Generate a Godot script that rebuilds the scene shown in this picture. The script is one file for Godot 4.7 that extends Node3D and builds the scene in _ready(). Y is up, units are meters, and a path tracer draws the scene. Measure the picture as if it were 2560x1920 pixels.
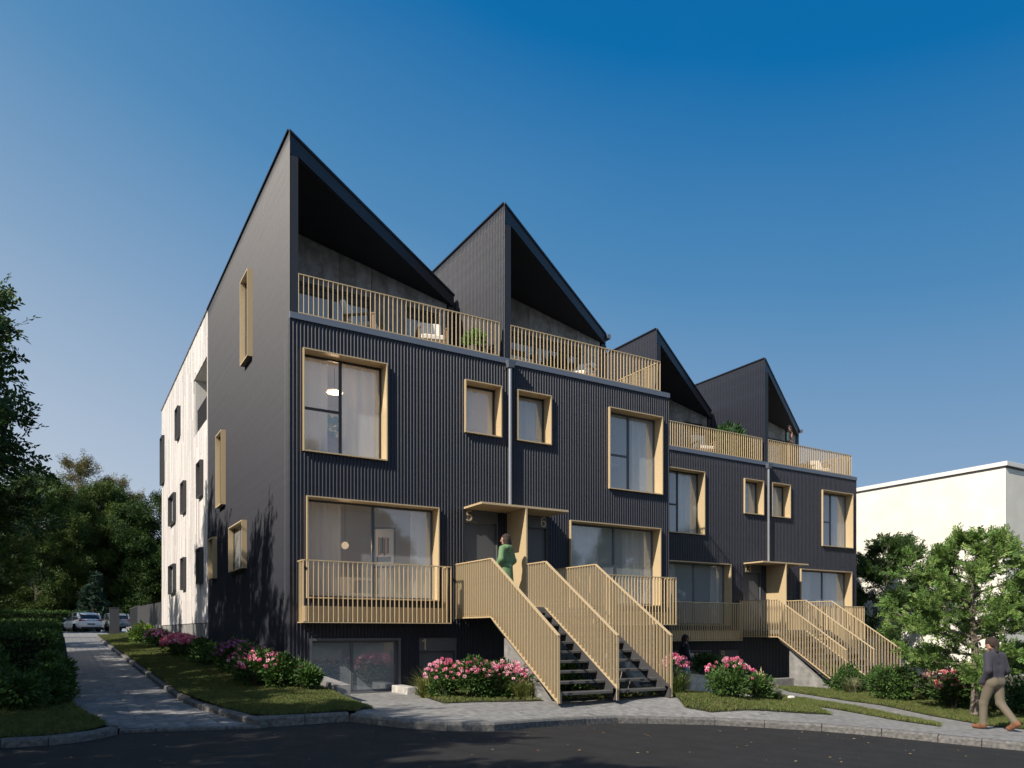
extends Node3D
# A pair of dark ribbed townhouse blocks on a sloping street corner. Metres; y = 0 is the eye level of the photograph.

var rng := RandomNumberGenerator.new()
var M := {}
var used := {}
var glass_mat: StandardMaterial3D


func _ready() -> void:
	rng.seed = 7
	# camera: level, with the lens shifted up so that verticals stay vertical
	var cam := Camera3D.new()
	cam.name = "camera"
	var near := 0.1
	cam.set_frustum(2.0 * near * 960.0 / 1882.66, Vector2(0.0, near * 619.5 / 1882.66), near, 600.0)
	cam.position = Vector3(-4.023, 0.0, 15.657)
	cam.rotation = Vector3(0.0, -deg_to_rad(30.906), 0.0)
	add_child(cam)
	cam.current = true
	# sky, sun, exposure
	var env := Environment.new()
	env.background_mode = Environment.BG_SKY
	env.sky = Sky.new()
	var pano := PanoramaSkyMaterial.new()
	pano.panorama = sky_picture()
	env.sky.sky_material = pano
	env.tonemap_mode = Environment.TONE_MAPPER_LINEAR
	env.tonemap_exposure = 1.25
	env.sdfgi_enabled = true
	env.ssao_enabled = true
	env.ssil_enabled = true
	var we := WorldEnvironment.new()
	we.name = "world_environment"
	we.environment = env
	add_child(we)
	var sun := DirectionalLight3D.new()
	sun.name = "sun"
	sun.light_energy = 1.6
	sun.light_color = Color(1.0, 0.955, 0.89)
	sun.light_angular_distance = 0.6
	sun.shadow_enabled = true
	sun.look_at_from_position(Vector3.ZERO, Vector3(1.0, -0.86, -0.27), Vector3.UP)
	add_child(sun)

	materials()
	leaf_meshes()
	setting()
	var b := Vector3(12.54, -0.485, -2.9)
	house(Vector3.ZERO, ["5", "6", "1", "2"], "dark ribbed townhouse block with gold frames and doors numbered 5 and 6", true)
	house(b, ["13", "14", "9", "10"], "dark ribbed townhouse block set back, with door numbered 13", false)
	staircase(Vector3.ZERO, -1.33, "gold railed double staircase rising to doors 5 and 6")
	staircase(b, -1.40, "gold railed double staircase rising to door 13")
	rooms(Vector3.ZERO, true)
	rooms(b, false)
	neighbours()
	garden_walls()
	terraces()
	vegetation()
	vehicles()
	people()
	small_things()


# ---------------------------------------------------------------- sky

func sky_picture() -> ImageTexture:
	var w := 1024
	var h := 512
	var im := Image.create(w, h, false, Image.FORMAT_RGBF)
	var sun := Vector3(-1.0, 0.86, 0.27).normalized()
	# colours along a way from pale haze to deep blue; the side towards the sun is paler
	var stops := [[0.0, 0.47, 0.55, 0.66], [0.08, 0.41, 0.51, 0.65], [0.38, 0.21, 0.354, 0.55], [0.62, 0.08, 0.25, 0.483], [0.93, 0.004, 0.15, 0.41], [1.3, 0.003, 0.11, 0.33]]
	var haze := FastNoiseLite.new()
	haze.seed = 4
	haze.frequency = 0.02
	haze.fractal_octaves = 5
	for r in h:
		var el: float = (0.5 - (r + 0.5) / h) * PI
		for c in w:
			var j: int = (c + w / 4) % w
			var az: float = ((j + 0.5) / w - 0.5) * TAU
			var d := Vector3(cos(az) * cos(el), sin(el), sin(az) * cos(el))
			var near_sun: float = d.dot(sun) * 0.5 + 0.5
			var side: float = Vector3(d.x, 0, d.z).normalized().dot(Vector3(sun.x, 0, sun.z).normalized()) * 0.5 + 0.5
			var t: float = clampf(el / 0.7156 - 0.9 * side + 0.1, 0.0, 1.299)
			var k := 1
			while stops[k][0] < t:
				k += 1
			var f: float = (t - stops[k - 1][0]) / (stops[k][0] - stops[k - 1][0])
			var col := Color(lerpf(stops[k - 1][1], stops[k][1], f), lerpf(stops[k - 1][2], stops[k][2], f), lerpf(stops[k - 1][3], stops[k][3], f))
			col = col.lerp(Color(0.62, 0.68, 0.74), pow(near_sun, 9.0) * 0.9)
			if el < 0.0:
				col = col.lerp(Color(0.12, 0.12, 0.11), clampf(-el * 6.0, 0.0, 1.0))
			var veil: float = haze.get_noise_3dv(d * 90.0) * 0.035 + haze.get_noise_3d(d.x * 40.0, d.y * 160.0, d.z * 40.0) * 0.03
			col = col.lerp(Color(0.5, 0.57, 0.66), maxf(0.0, veil * (1.0 - t * 0.5)))
			im.set_pixel(c, r, col * (1.0 / 1.25))
	return ImageTexture.create_from_image(im)


# ---------------------------------------------------------------- materials

func lin(r: float, g: float, b: float, a := 1.0) -> Color:
	var c := Color(r, g, b).linear_to_srgb()
	c.a = a
	return c


func noise(freq: float, a: Color, b: Color, octaves := 4, size := 512, kind := FastNoiseLite.TYPE_SIMPLEX_SMOOTH, seed_no := 1) -> NoiseTexture2D:
	var n := FastNoiseLite.new()
	n.noise_type = kind
	n.frequency = freq
	n.fractal_octaves = octaves
	n.seed = seed_no
	var t := NoiseTexture2D.new()
	t.width = size
	t.height = size
	t.seamless = true
	t.noise = n
	var g := Gradient.new()
	g.set_color(0, a)
	g.set_color(1, b)
	t.color_ramp = g
	return t


func mat(called: String, color: Color, rough := 0.8, metal := 0.0, spec := 0.5) -> StandardMaterial3D:
	var m := StandardMaterial3D.new()
	m.resource_name = called
	m.albedo_color = color
	m.roughness = rough
	m.metallic = metal
	m.metallic_specular = spec
	m.cull_mode = BaseMaterial3D.CULL_DISABLED
	M[called] = m
	return m


func tex(m: StandardMaterial3D, t: Texture2D, scale: float) -> void:
	m.albedo_texture = t
	m.uv1_triplanar = true
	m.uv1_world_triplanar = true
	m.uv1_scale = Vector3.ONE * scale


func relief(m: StandardMaterial3D, t: Texture2D, cm: float) -> void:
	m.heightmap_enabled = true
	m.heightmap_texture = t
	m.heightmap_scale = cm


func g(v: float) -> Color:
	return lin(v, v, v)


func materials() -> void:
	var fine := noise(0.06, Color(0.55, 0.55, 0.55), Color.WHITE, 5, 512, FastNoiseLite.TYPE_SIMPLEX_SMOOTH, 3)
	var blotch := noise(0.012, Color(0.72, 0.72, 0.72), Color.WHITE, 6, 512, FastNoiseLite.TYPE_SIMPLEX_SMOOTH, 5)
	var speck := noise(0.25, Color(0.35, 0.35, 0.35), Color.WHITE, 3, 512, FastNoiseLite.TYPE_SIMPLEX_SMOOTH, 8)
	var m := mat("clad", lin(0.0215, 0.027, 0.051), 0.52, 0.0, 0.5)
	tex(m, noise(0.05, Color(0.55, 0.55, 0.57), Color.WHITE, 4, 512, FastNoiseLite.TYPE_SIMPLEX_SMOOTH, 11), 0.6)
	m.uv1_scale = Vector3(2.2, 0.16, 2.2)
	relief(m, m.albedo_texture, 0.35)
	m = mat("fascia", lin(0.036, 0.041, 0.058), 0.5)
	tex(m, fine, 1.5)
	m = mat("coping", lin(0.15, 0.175, 0.225), 0.45, 0.2)
	mat("soffit", lin(0.034, 0.036, 0.044), 0.8)
	m = mat("gold", lin(0.64, 0.495, 0.30), 0.42, 0.10)
	tex(m, noise(0.08, Color(0.9, 0.9, 0.9), Color.WHITE, 4, 256, FastNoiseLite.TYPE_SIMPLEX_SMOOTH, 21), 1.3)
	mat("dark_frame", lin(0.028, 0.030, 0.034), 0.4)
	mat("blue_frame", lin(0.07, 0.085, 0.11), 0.4)
	m = mat("anthracite", lin(0.055, 0.055, 0.06), 0.55)
	m = mat("concrete", lin(0.33, 0.325, 0.32), 0.9)
	tex(m, blotch, 0.45)
	relief(m, speck, 0.25)
	m = mat("concrete_dark", lin(0.17, 0.17, 0.172), 0.9)
	tex(m, blotch, 0.6)
	relief(m, speck, 0.2)
	m = mat("terrace_panel", lin(0.42, 0.42, 0.43), 0.9)
	tex(m, blotch, 0.6)
	m = mat("tread", lin(0.20, 0.198, 0.195), 0.9)
	tex(m, speck, 0.8)
	m = mat("pale_stone", lin(0.62, 0.60, 0.57), 0.85)
	tex(m, blotch, 0.8)
	m = mat("door_grey", lin(0.17, 0.18, 0.205), 0.55)
	tex(m, fine, 2.0)
	m = mat("board", Color.WHITE, 0.85)
	m.vertex_color_use_as_albedo = true
	tex(m, noise(0.05, Color(0.86, 0.85, 0.84), Color.WHITE, 4, 256, FastNoiseLite.TYPE_SIMPLEX_SMOOTH, 31), 0.9)
	m = mat("render_white", lin(0.80, 0.785, 0.72), 0.9)
	tex(m, noise(0.008, Color(0.94, 0.94, 0.93), Color.WHITE, 5, 512, FastNoiseLite.TYPE_SIMPLEX_SMOOTH, 41), 0.2)
	mat("white_metal", lin(0.72, 0.71, 0.69), 0.5)
	m = mat("asphalt", lin(0.058, 0.057, 0.058), 0.88)
	var aspn := noise(0.35, Color(0.12, 0.12, 0.12), Color.WHITE, 3, 1024, FastNoiseLite.TYPE_SIMPLEX_SMOOTH, 51)
	tex(m, aspn, 0.5)
	relief(m, aspn, 0.7)
	m.detail_enabled = true
	m.detail_albedo = noise(0.006, Color(0.62, 0.61, 0.60), Color.WHITE, 6, 512, FastNoiseLite.TYPE_SIMPLEX_SMOOTH, 52)
	m.detail_blend_mode = BaseMaterial3D.BLEND_MODE_MUL
	m = mat("paving", lin(0.31, 0.308, 0.302), 0.9)
	tex(m, noise(0.02, Color(0.70, 0.70, 0.70), Color.WHITE, 6, 1024, FastNoiseLite.TYPE_SIMPLEX_SMOOTH, 61), 0.25)
	relief(m, speck, 0.12)
	m = mat("paving_b", lin(0.285, 0.284, 0.282), 0.9)
	m.albedo_texture = M.paving.albedo_texture
	m.uv1_triplanar = true
	m.uv1_world_triplanar = true
	m.uv1_scale = Vector3.ONE * 0.23
	relief(m, speck, 0.12)
	m = mat("paver", lin(0.27, 0.272, 0.28), 0.9)
	tex(m, blotch, 0.7)
	m = mat("paver_b", lin(0.235, 0.237, 0.245), 0.9)
	tex(m, blotch, 0.7)
	m = mat("paver_c", lin(0.30, 0.298, 0.298), 0.9)
	tex(m, blotch, 0.6)
	m = mat("kerb", lin(0.25, 0.245, 0.24), 0.92)
	tex(m, noise(0.03, Color(0.5, 0.5, 0.5), Color.WHITE, 6, 512, FastNoiseLite.TYPE_SIMPLEX_SMOOTH, 71), 0.7)
	relief(m, speck, 0.3)
	m = mat("soil", lin(0.055, 0.062, 0.024), 1.0)
	tex(m, noise(0.05, Color(0.45, 0.42, 0.36), Color(1.0, 1.0, 0.9), 5, 512, FastNoiseLite.TYPE_SIMPLEX_SMOOTH, 81), 0.4)
	m = mat("bark", lin(0.16, 0.13, 0.105), 0.95)
	tex(m, noise(0.04, Color(0.45, 0.43, 0.42), Color.WHITE, 5, 256, FastNoiseLite.TYPE_SIMPLEX_SMOOTH, 91), 1.6)
	m = mat("bark_pale", lin(0.34, 0.30, 0.26), 0.95)
	tex(m, noise(0.04, Color(0.5, 0.48, 0.46), Color.WHITE, 5, 256, FastNoiseLite.TYPE_SIMPLEX_SMOOTH, 92), 1.6)
	m = mat("leaf", Color.WHITE, 0.62, 0.0, 0.4)
	m.vertex_color_use_as_albedo = true
	m.backlight_enabled = true
	m.backlight = lin(0.30, 0.34, 0.14)
	m = mat("petal", Color.WHITE, 0.75, 0.0, 0.3)
	m.vertex_color_use_as_albedo = true
	m.backlight_enabled = true
	m.backlight = lin(0.35, 0.22, 0.25)
	m = mat("tinted", Color.WHITE, 0.85)
	m.vertex_color_use_as_albedo = true
	m.rim_enabled = true
	m.rim = 0.15
	m = mat("hair", lin(0.022, 0.013, 0.010), 0.5)
	m = mat("wood", lin(0.42, 0.27, 0.17), 0.6)
	tex(m, fine, 2.0)
	m = mat("cushion", lin(0.78, 0.74, 0.68), 0.95)
	m = mat("rattan", lin(0.30, 0.20, 0.14), 0.8)
	tex(m, noise(0.2, Color(0.4, 0.35, 0.3), Color.WHITE, 2, 128, FastNoiseLite.TYPE_SIMPLEX_SMOOTH, 95), 4.0)
	m = mat("pot", lin(0.035, 0.034, 0.036), 0.6)
	m = mat("corten", lin(0.10, 0.062, 0.05), 0.8)
	m = mat("pipe", lin(0.34, 0.35, 0.38), 0.38, 0.55)
	m = mat("interior", lin(0.76, 0.72, 0.67), 0.95)
	m = mat("floor_wood", lin(0.25, 0.16, 0.10), 0.6)
	m = mat("curtain", lin(0.80, 0.77, 0.73, 0.72), 0.95)
	m.transparency = BaseMaterial3D.TRANSPARENCY_ALPHA
	m.backlight_enabled = true
	m.backlight = lin(0.5, 0.48, 0.46)
	m = mat("slat_wood", lin(0.36, 0.21, 0.10), 0.6)
	m = mat("paint_red", lin(0.16, 0.035, 0.02), 0.5)
	m = mat("car_white", lin(0.62, 0.63, 0.65), 0.25, 0.1)
	m.clearcoat_enabled = true
	m.clearcoat = 1.0
	m = mat("car_grey", lin(0.20, 0.24, 0.26), 0.25, 0.3)
	m.clearcoat_enabled = true
	mat("car_glass", lin(0.012, 0.016, 0.02), 0.06, 0.0, 0.6)
	mat("tyre", lin(0.012, 0.012, 0.012), 0.85)
	mat("rim", lin(0.35, 0.35, 0.36), 0.35, 0.7)
	mat("lamp_red", lin(0.32, 0.012, 0.012), 0.2)
	mat("plate", lin(0.10, 0.10, 0.11), 0.5)
	m = mat("lamp_glow", lin(0.8, 0.76, 0.7), 0.6)
	m.emission_enabled = true
	m.emission = Color(1.0, 0.85, 0.66)
	m.emission_energy_multiplier = 0.6
	mat("white_plain", lin(0.78, 0.77, 0.75), 0.7)
	mat("art_dark", lin(0.02, 0.025, 0.04), 0.6)
	glass_mat = mat("glass", Color(0.86, 0.9, 0.94, 0.05), 0.02, 0.36, 0.6)
	glass_mat.transparency = BaseMaterial3D.TRANSPARENCY_ALPHA


# ---------------------------------------------------------------- mesh helpers

class MB:
	var v := PackedVector3Array()
	var n := PackedVector3Array()
	var c := PackedColorArray()
	var smooth := false
	var col := Color.WHITE
	var colored := false

	func tri(a: Vector3, b: Vector3, d: Vector3) -> void:
		v.append(a); v.append(b); v.append(d)
		if colored:
			c.append(col); c.append(col); c.append(col)

	func quad(a: Vector3, b: Vector3, d: Vector3, e: Vector3) -> void:
		tri(a, b, d)
		tri(a, d, e)

	func hexa(p: Array) -> void:  # eight corners: bottom ring 0..3, top ring 4..7, seen from above both run the same way
		quad(p[3], p[2], p[1], p[0])
		quad(p[4], p[5], p[6], p[7])
		for i in 4:
			var j := (i + 1) % 4
			quad(p[i], p[j], p[j + 4], p[i + 4])

	func box(a: Vector3, b: Vector3) -> void:
		hexa([Vector3(a.x, a.y, a.z), Vector3(a.x, a.y, b.z), Vector3(b.x, a.y, b.z), Vector3(b.x, a.y, a.z),
			Vector3(a.x, b.y, a.z), Vector3(a.x, b.y, b.z), Vector3(b.x, b.y, b.z), Vector3(b.x, b.y, a.z)])

	func cbox(a: Vector3, b: Vector3, r: float) -> void:  # a box whose edges are chamfered by r
		var lo := Vector3(minf(a.x, b.x), minf(a.y, b.y), minf(a.z, b.z))
		var hi := Vector3(maxf(a.x, b.x), maxf(a.y, b.y), maxf(a.z, b.z))
		var rings := []
		for k in 4:
			var y: float = [lo.y, lo.y + r, hi.y - r, hi.y][k]
			var s: float = r if k == 0 or k == 3 else 0.0
			var x0 := lo.x + s
			var x1 := hi.x - s
			var z0 := lo.z + s
			var z1 := hi.z - s
			rings.append([Vector3(x0, y, z0 + r), Vector3(x0, y, z1 - r), Vector3(x0 + r, y, z1), Vector3(x1 - r, y, z1), Vector3(x1, y, z1 - r), Vector3(x1, y, z0 + r), Vector3(x1 - r, y, z0), Vector3(x0 + r, y, z0)])
		for k in 3:
			for i in 8:
				var j := (i + 1) % 8
				quad(rings[k][i], rings[k][j], rings[k + 1][j], rings[k + 1][i])
		for i in range(1, 7):
			tri(rings[3][0], rings[3][i], rings[3][i + 1])
			tri(rings[0][0], rings[0][i + 1], rings[0][i])

	func obox(t: Transform3D, s: Vector3) -> void:
		var p := []
		for y in [-0.5, 0.5]:
			for q in [[-0.5, -0.5], [-0.5, 0.5], [0.5, 0.5], [0.5, -0.5]]:
				p.append(t * Vector3(q[0] * s.x, y * s.y, q[1] * s.z))
		hexa(p)

	func tube(points: Array, radii: Array, sides := 8, capped := true) -> void:
		smooth = true
		var rings := []
		var side := Vector3.ZERO
		for i in points.size():
			var dir: Vector3 = (points[mini(i + 1, points.size() - 1)] - points[maxi(i - 1, 0)]).normalized()
			if side == Vector3.ZERO:
				side = dir.cross(Vector3.RIGHT if absf(dir.x) < 0.7 else Vector3.UP).normalized()
			side = (side - dir * side.dot(dir)).normalized()
			var other := dir.cross(side)
			var ring := []
			for k in sides:
				var a := TAU * k / sides
				ring.append([points[i] + (side * cos(a) + other * sin(a)) * radii[i], side * cos(a) + other * sin(a)])
			rings.append(ring)
		for i in points.size() - 1:
			for k in sides:
				var l := (k + 1) % sides
				for q in [[i, k], [i + 1, l], [i, l], [i, k], [i + 1, k], [i + 1, l]]:
					v.append(rings[q[0]][q[1]][0])
					n.append(rings[q[0]][q[1]][1])
					if colored:
						c.append(col)
		if capped:
			for e in [0, points.size() - 1]:
				var face: Vector3 = (points[e] - points[1 if e == 0 else e - 1]).normalized()
				for k in sides:
					var l := (k + 1) % sides
					for q in [points[e], rings[e][k][0], rings[e][l][0]]:
						v.append(q)
						n.append(face)
						if colored:
							c.append(col)

	func mesh() -> ArrayMesh:
		var a := []
		a.resize(Mesh.ARRAY_MAX)
		a[Mesh.ARRAY_VERTEX] = v
		if smooth and n.size() == v.size():
			a[Mesh.ARRAY_NORMAL] = n
		else:
			var f := PackedVector3Array()
			f.resize(v.size())
			for i in range(0, v.size(), 3):
				var w := (v[i + 2] - v[i]).cross(v[i + 1] - v[i]).normalized()
				f[i] = w; f[i + 1] = w; f[i + 2] = w
			a[Mesh.ARRAY_NORMAL] = f
		if colored:
			a[Mesh.ARRAY_COLOR] = c
		var m := ArrayMesh.new()
		m.add_surface_from_arrays(Mesh.PRIMITIVE_TRIANGLES, a)
		return m


func numbered(called: String) -> String:
	var k: int = used.get(called, 0)
	used[called] = k + 1
	return called if k == 0 else "%s_%03d" % [called, k]


func tag(o: Node, label: String, category: String, group := "", kind := "") -> Node:
	if label:
		o.set_meta("label", label)
	if category:
		o.set_meta("category", category)
	if group:
		o.set_meta("group", group)
	if kind:
		o.set_meta("kind", kind)
	return o


func thing(called: String, label: String, category: String, at: Vector3, turn := 0.0, group := "") -> Node3D:
	var o := Node3D.new()
	o.name = numbered(called)
	o.position = at
	o.rotation.y = turn
	add_child(o)
	tag(o, label, category, group)
	return o


func node(called: String, parent: Node) -> Node3D:
	var o := Node3D.new()
	o.name = called
	parent.add_child(o, true)
	return o


func inst(called: String, mesh: Mesh, m: Material, parent: Node, at := Vector3.ZERO) -> MeshInstance3D:
	var o := MeshInstance3D.new()
	o.name = numbered(called) if parent == self else called
	o.mesh = mesh
	o.material_override = m
	o.position = at
	parent.add_child(o, true)
	return o


func put(called: String, mb: MB, m: Material, parent: Node) -> MeshInstance3D:
	return inst(called, mb.mesh(), m, parent)


func bx(called: String, a: Vector3, b: Vector3, m: Material, parent: Node, r := 0.0) -> MeshInstance3D:
	var mb := MB.new()
	var lo := Vector3(minf(a.x, b.x), minf(a.y, b.y), minf(a.z, b.z))
	var hi := Vector3(maxf(a.x, b.x), maxf(a.y, b.y), maxf(a.z, b.z))
	if r > 0.0:
		mb.cbox(lo, hi, r)
	else:
		mb.box(lo, hi)
	return put(called, mb, m, parent)


func scatter(called: String, mesh: Mesh, where: Array, tints: Array, m: Material, parent: Node) -> MultiMeshInstance3D:
	var mm := MultiMesh.new()
	mm.transform_format = MultiMesh.TRANSFORM_3D
	mm.use_colors = true
	mm.mesh = mesh
	mm.instance_count = where.size()
	for i in where.size():
		mm.set_instance_transform(i, where[i])
		mm.set_instance_color(i, tints[i])
	var o := MultiMeshInstance3D.new()
	o.name = numbered(called) if parent == self else called
	o.multimesh = mm
	o.material_override = m
	parent.add_child(o, true)
	return o


func sm(t: float) -> float:
	t = clampf(t, 0.0, 1.0)
	return t * t * (3.0 - 2.0 * t)


func piece(pts: Array, x: float) -> float:
	for i in range(1, pts.size()):
		if x <= pts[i][0]:
			return lerpf(pts[i - 1][1], pts[i][1], clampf((x - pts[i - 1][0]) / (pts[i][0] - pts[i - 1][0]), 0.0, 1.0))
	return pts[-1][1]


# ---------------------------------------------------------------- lie of the land

const KERB := [[-2.0, 4.1], [-0.1, 4.13], [0.27, 5.1], [0.85, 5.67], [1.58, 5.78], [2.35, 5.5], [3.8, 5.08], [4.57, 4.98], [5.2, 5.14], [6.44, 5.54], [7.15, 6.1], [7.87, 6.78], [8.3, 7.6], [40.0, 7.6]]


func road_y(x: float, _z := 0.0) -> float:
	return -1.42 - 0.05 * clampf(x, 0.0, 24.0)


func path_y(_x: float, z: float) -> float:
	return -1.40 + 0.025 * (5.0 - clampf(z, -52.0, 5.0))


func land_y(x: float, z: float) -> float:
	var yard: float = -1.33 - 0.485 * sm((x - 6.8) / 5.5)
	var kt: float = road_y(x) + 0.13
	var b: float = clampf((x - 6.0) / 1.2, 0.0, 1.0)
	var zs: float = lerpf(piece(KERB, x) - 1.6, 4.0, b)
	var wd: float = lerpf(1.6, 2.5, b)
	if x < 8.3:
		wd = minf(wd, piece(KERB, x) - 0.17 - zs)
	var front: float = yard + (kt - yard) * sm((z - zs) / wd)
	var side: float = path_y(x, z) + (0.09 + 0.12 * sm((x + 2.0) / 2.0)) * sm((4.4 - z) / 0.6) * (0.4 + 0.6 * sm((4.1 - z) / 3.0)) + 0.04
	if x < -3.0:
		side = path_y(x, z) + 0.05
	return lerpf(side, front, sm((x - 0.15) / 0.4))


func sheet(poly: PackedVector2Array, step: float, height: Callable, off: float) -> MB:
	var mb := MB.new()
	var lo := poly[0]
	var hi := poly[0]
	for p in poly:
		lo = Vector2(minf(lo.x, p.x), minf(lo.y, p.y))
		hi = Vector2(maxf(hi.x, p.x), maxf(hi.y, p.y))
	for i in ceili((hi.x - lo.x) / step):
		for k in ceili((hi.y - lo.y) / step):
			var x := lo.x + i * step
			var z := lo.y + k * step
			var cell := PackedVector2Array([Vector2(x, z), Vector2(x + step, z), Vector2(x + step, z + step), Vector2(x, z + step)])
			for q in Geometry2D.intersect_polygons(cell, poly):
				var t := Geometry2D.triangulate_polygon(q)
				for e in range(0, t.size(), 3):
					var pts := []
					for f in 3:
						var w: Vector2 = q[t[e + f]]
						pts.append(Vector3(w.x, height.call(w.x, w.y) + off, w.y))
					if (pts[1] - pts[0]).cross(pts[2] - pts[0]).y > 0.0:
						mb.tri(pts[0], pts[2], pts[1])
					else:
						mb.tri(pts[0], pts[1], pts[2])
	return mb


func poly(a: Array) -> PackedVector2Array:
	var p := PackedVector2Array()
	for q in a:
		p.append(Vector2(q[0], q[1]))
	return p


const LAWN_FRONT := [[-1.95, 1.6], [-1.72, 2.9], [-1.5, 3.7], [-1.25, 3.98], [-0.12, 3.98], [0.02, 4.05], [0.5, 3.55], [0.40, 2.0], [0.40, 0.02], [-0.02, 0.02], [-2.1, 0.02]]
const LAWN_SIDE := [[-2.08, 0.02], [-0.02, 0.02], [-0.02, -23.0], [-0.62, -23.0], [-0.62, -37.0], [-2.1, -37.0]]
const BED := [[2.5, 0.25], [2.28, 1.68], [2.05, 3.05], [2.6, 3.12], [3.47, 3.46], [4.4, 3.6], [5.2, 3.75], [6.9, 3.9], [6.9, 0.1], [2.5, 0.1]]
const STRIP_A := [[6.95, 3.6], [6.72, 4.24], [6.45, 4.75], [6.75, 5.15], [7.9, 5.43], [9.65, 5.69], [11.97, 2.59], [12.3, 1.7], [12.3, -1.0], [10.6, -1.0], [10.6, 0.15], [6.95, 0.15]]
const STRIP_B := [[12.15, 2.45], [11.27, 4.1], [10.94, 5.8], [10.3, 7.58], [10.55, 7.4], [11.25, 6.5], [11.95, 5.2], [12.72, 3.14], [13.2, 1.57], [14.2, -0.3], [13.6, -0.8]]
const LAWN_C := [[14.78, 0.54], [13.61, 3.32], [13.2, 5.05], [12.83, 6.28], [11.84, 7.69], [11.9, 8.3], [12.4, 9.5], [13.0, 14.0], [30.0, 14.0], [30.0, -2.6], [16.0, -2.6], [15.6, -0.5]]
const LAWN_LEFT := [[-3.95, -45.0], [-3.95, -0.3], [-3.8, 1.5], [-3.6, 2.75], [-3.48, 3.7], [-3.72, 4.1], [-3.98, 4.34], [-4.66, 4.42], [-9.0, 4.3], [-40.0, 4.0], [-40.0, -45.0]]
const PAVE := [[-0.02, 4.12], [0.38, 5.05], [0.92, 5.55], [1.58, 5.64], [2.33, 5.37], [3.79, 4.95], [4.57, 4.85], [5.25, 5.01], [6.5, 5.41], [7.25, 6.0], [7.98, 6.7], [8.42, 7.6], [8.64, 8.5], [8.84, 9.1], [9.05, 9.7], [9.6, 12.0], [10.2, 15.0], [14.0, 15.0], [15.0, 5.0], [14.8, 0.5], [15.6, -0.5], [16.4, -2.85], [10.6, -2.85], [10.6, 0.02], [0.3, 0.02], [0.3, 3.4]]


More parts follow.
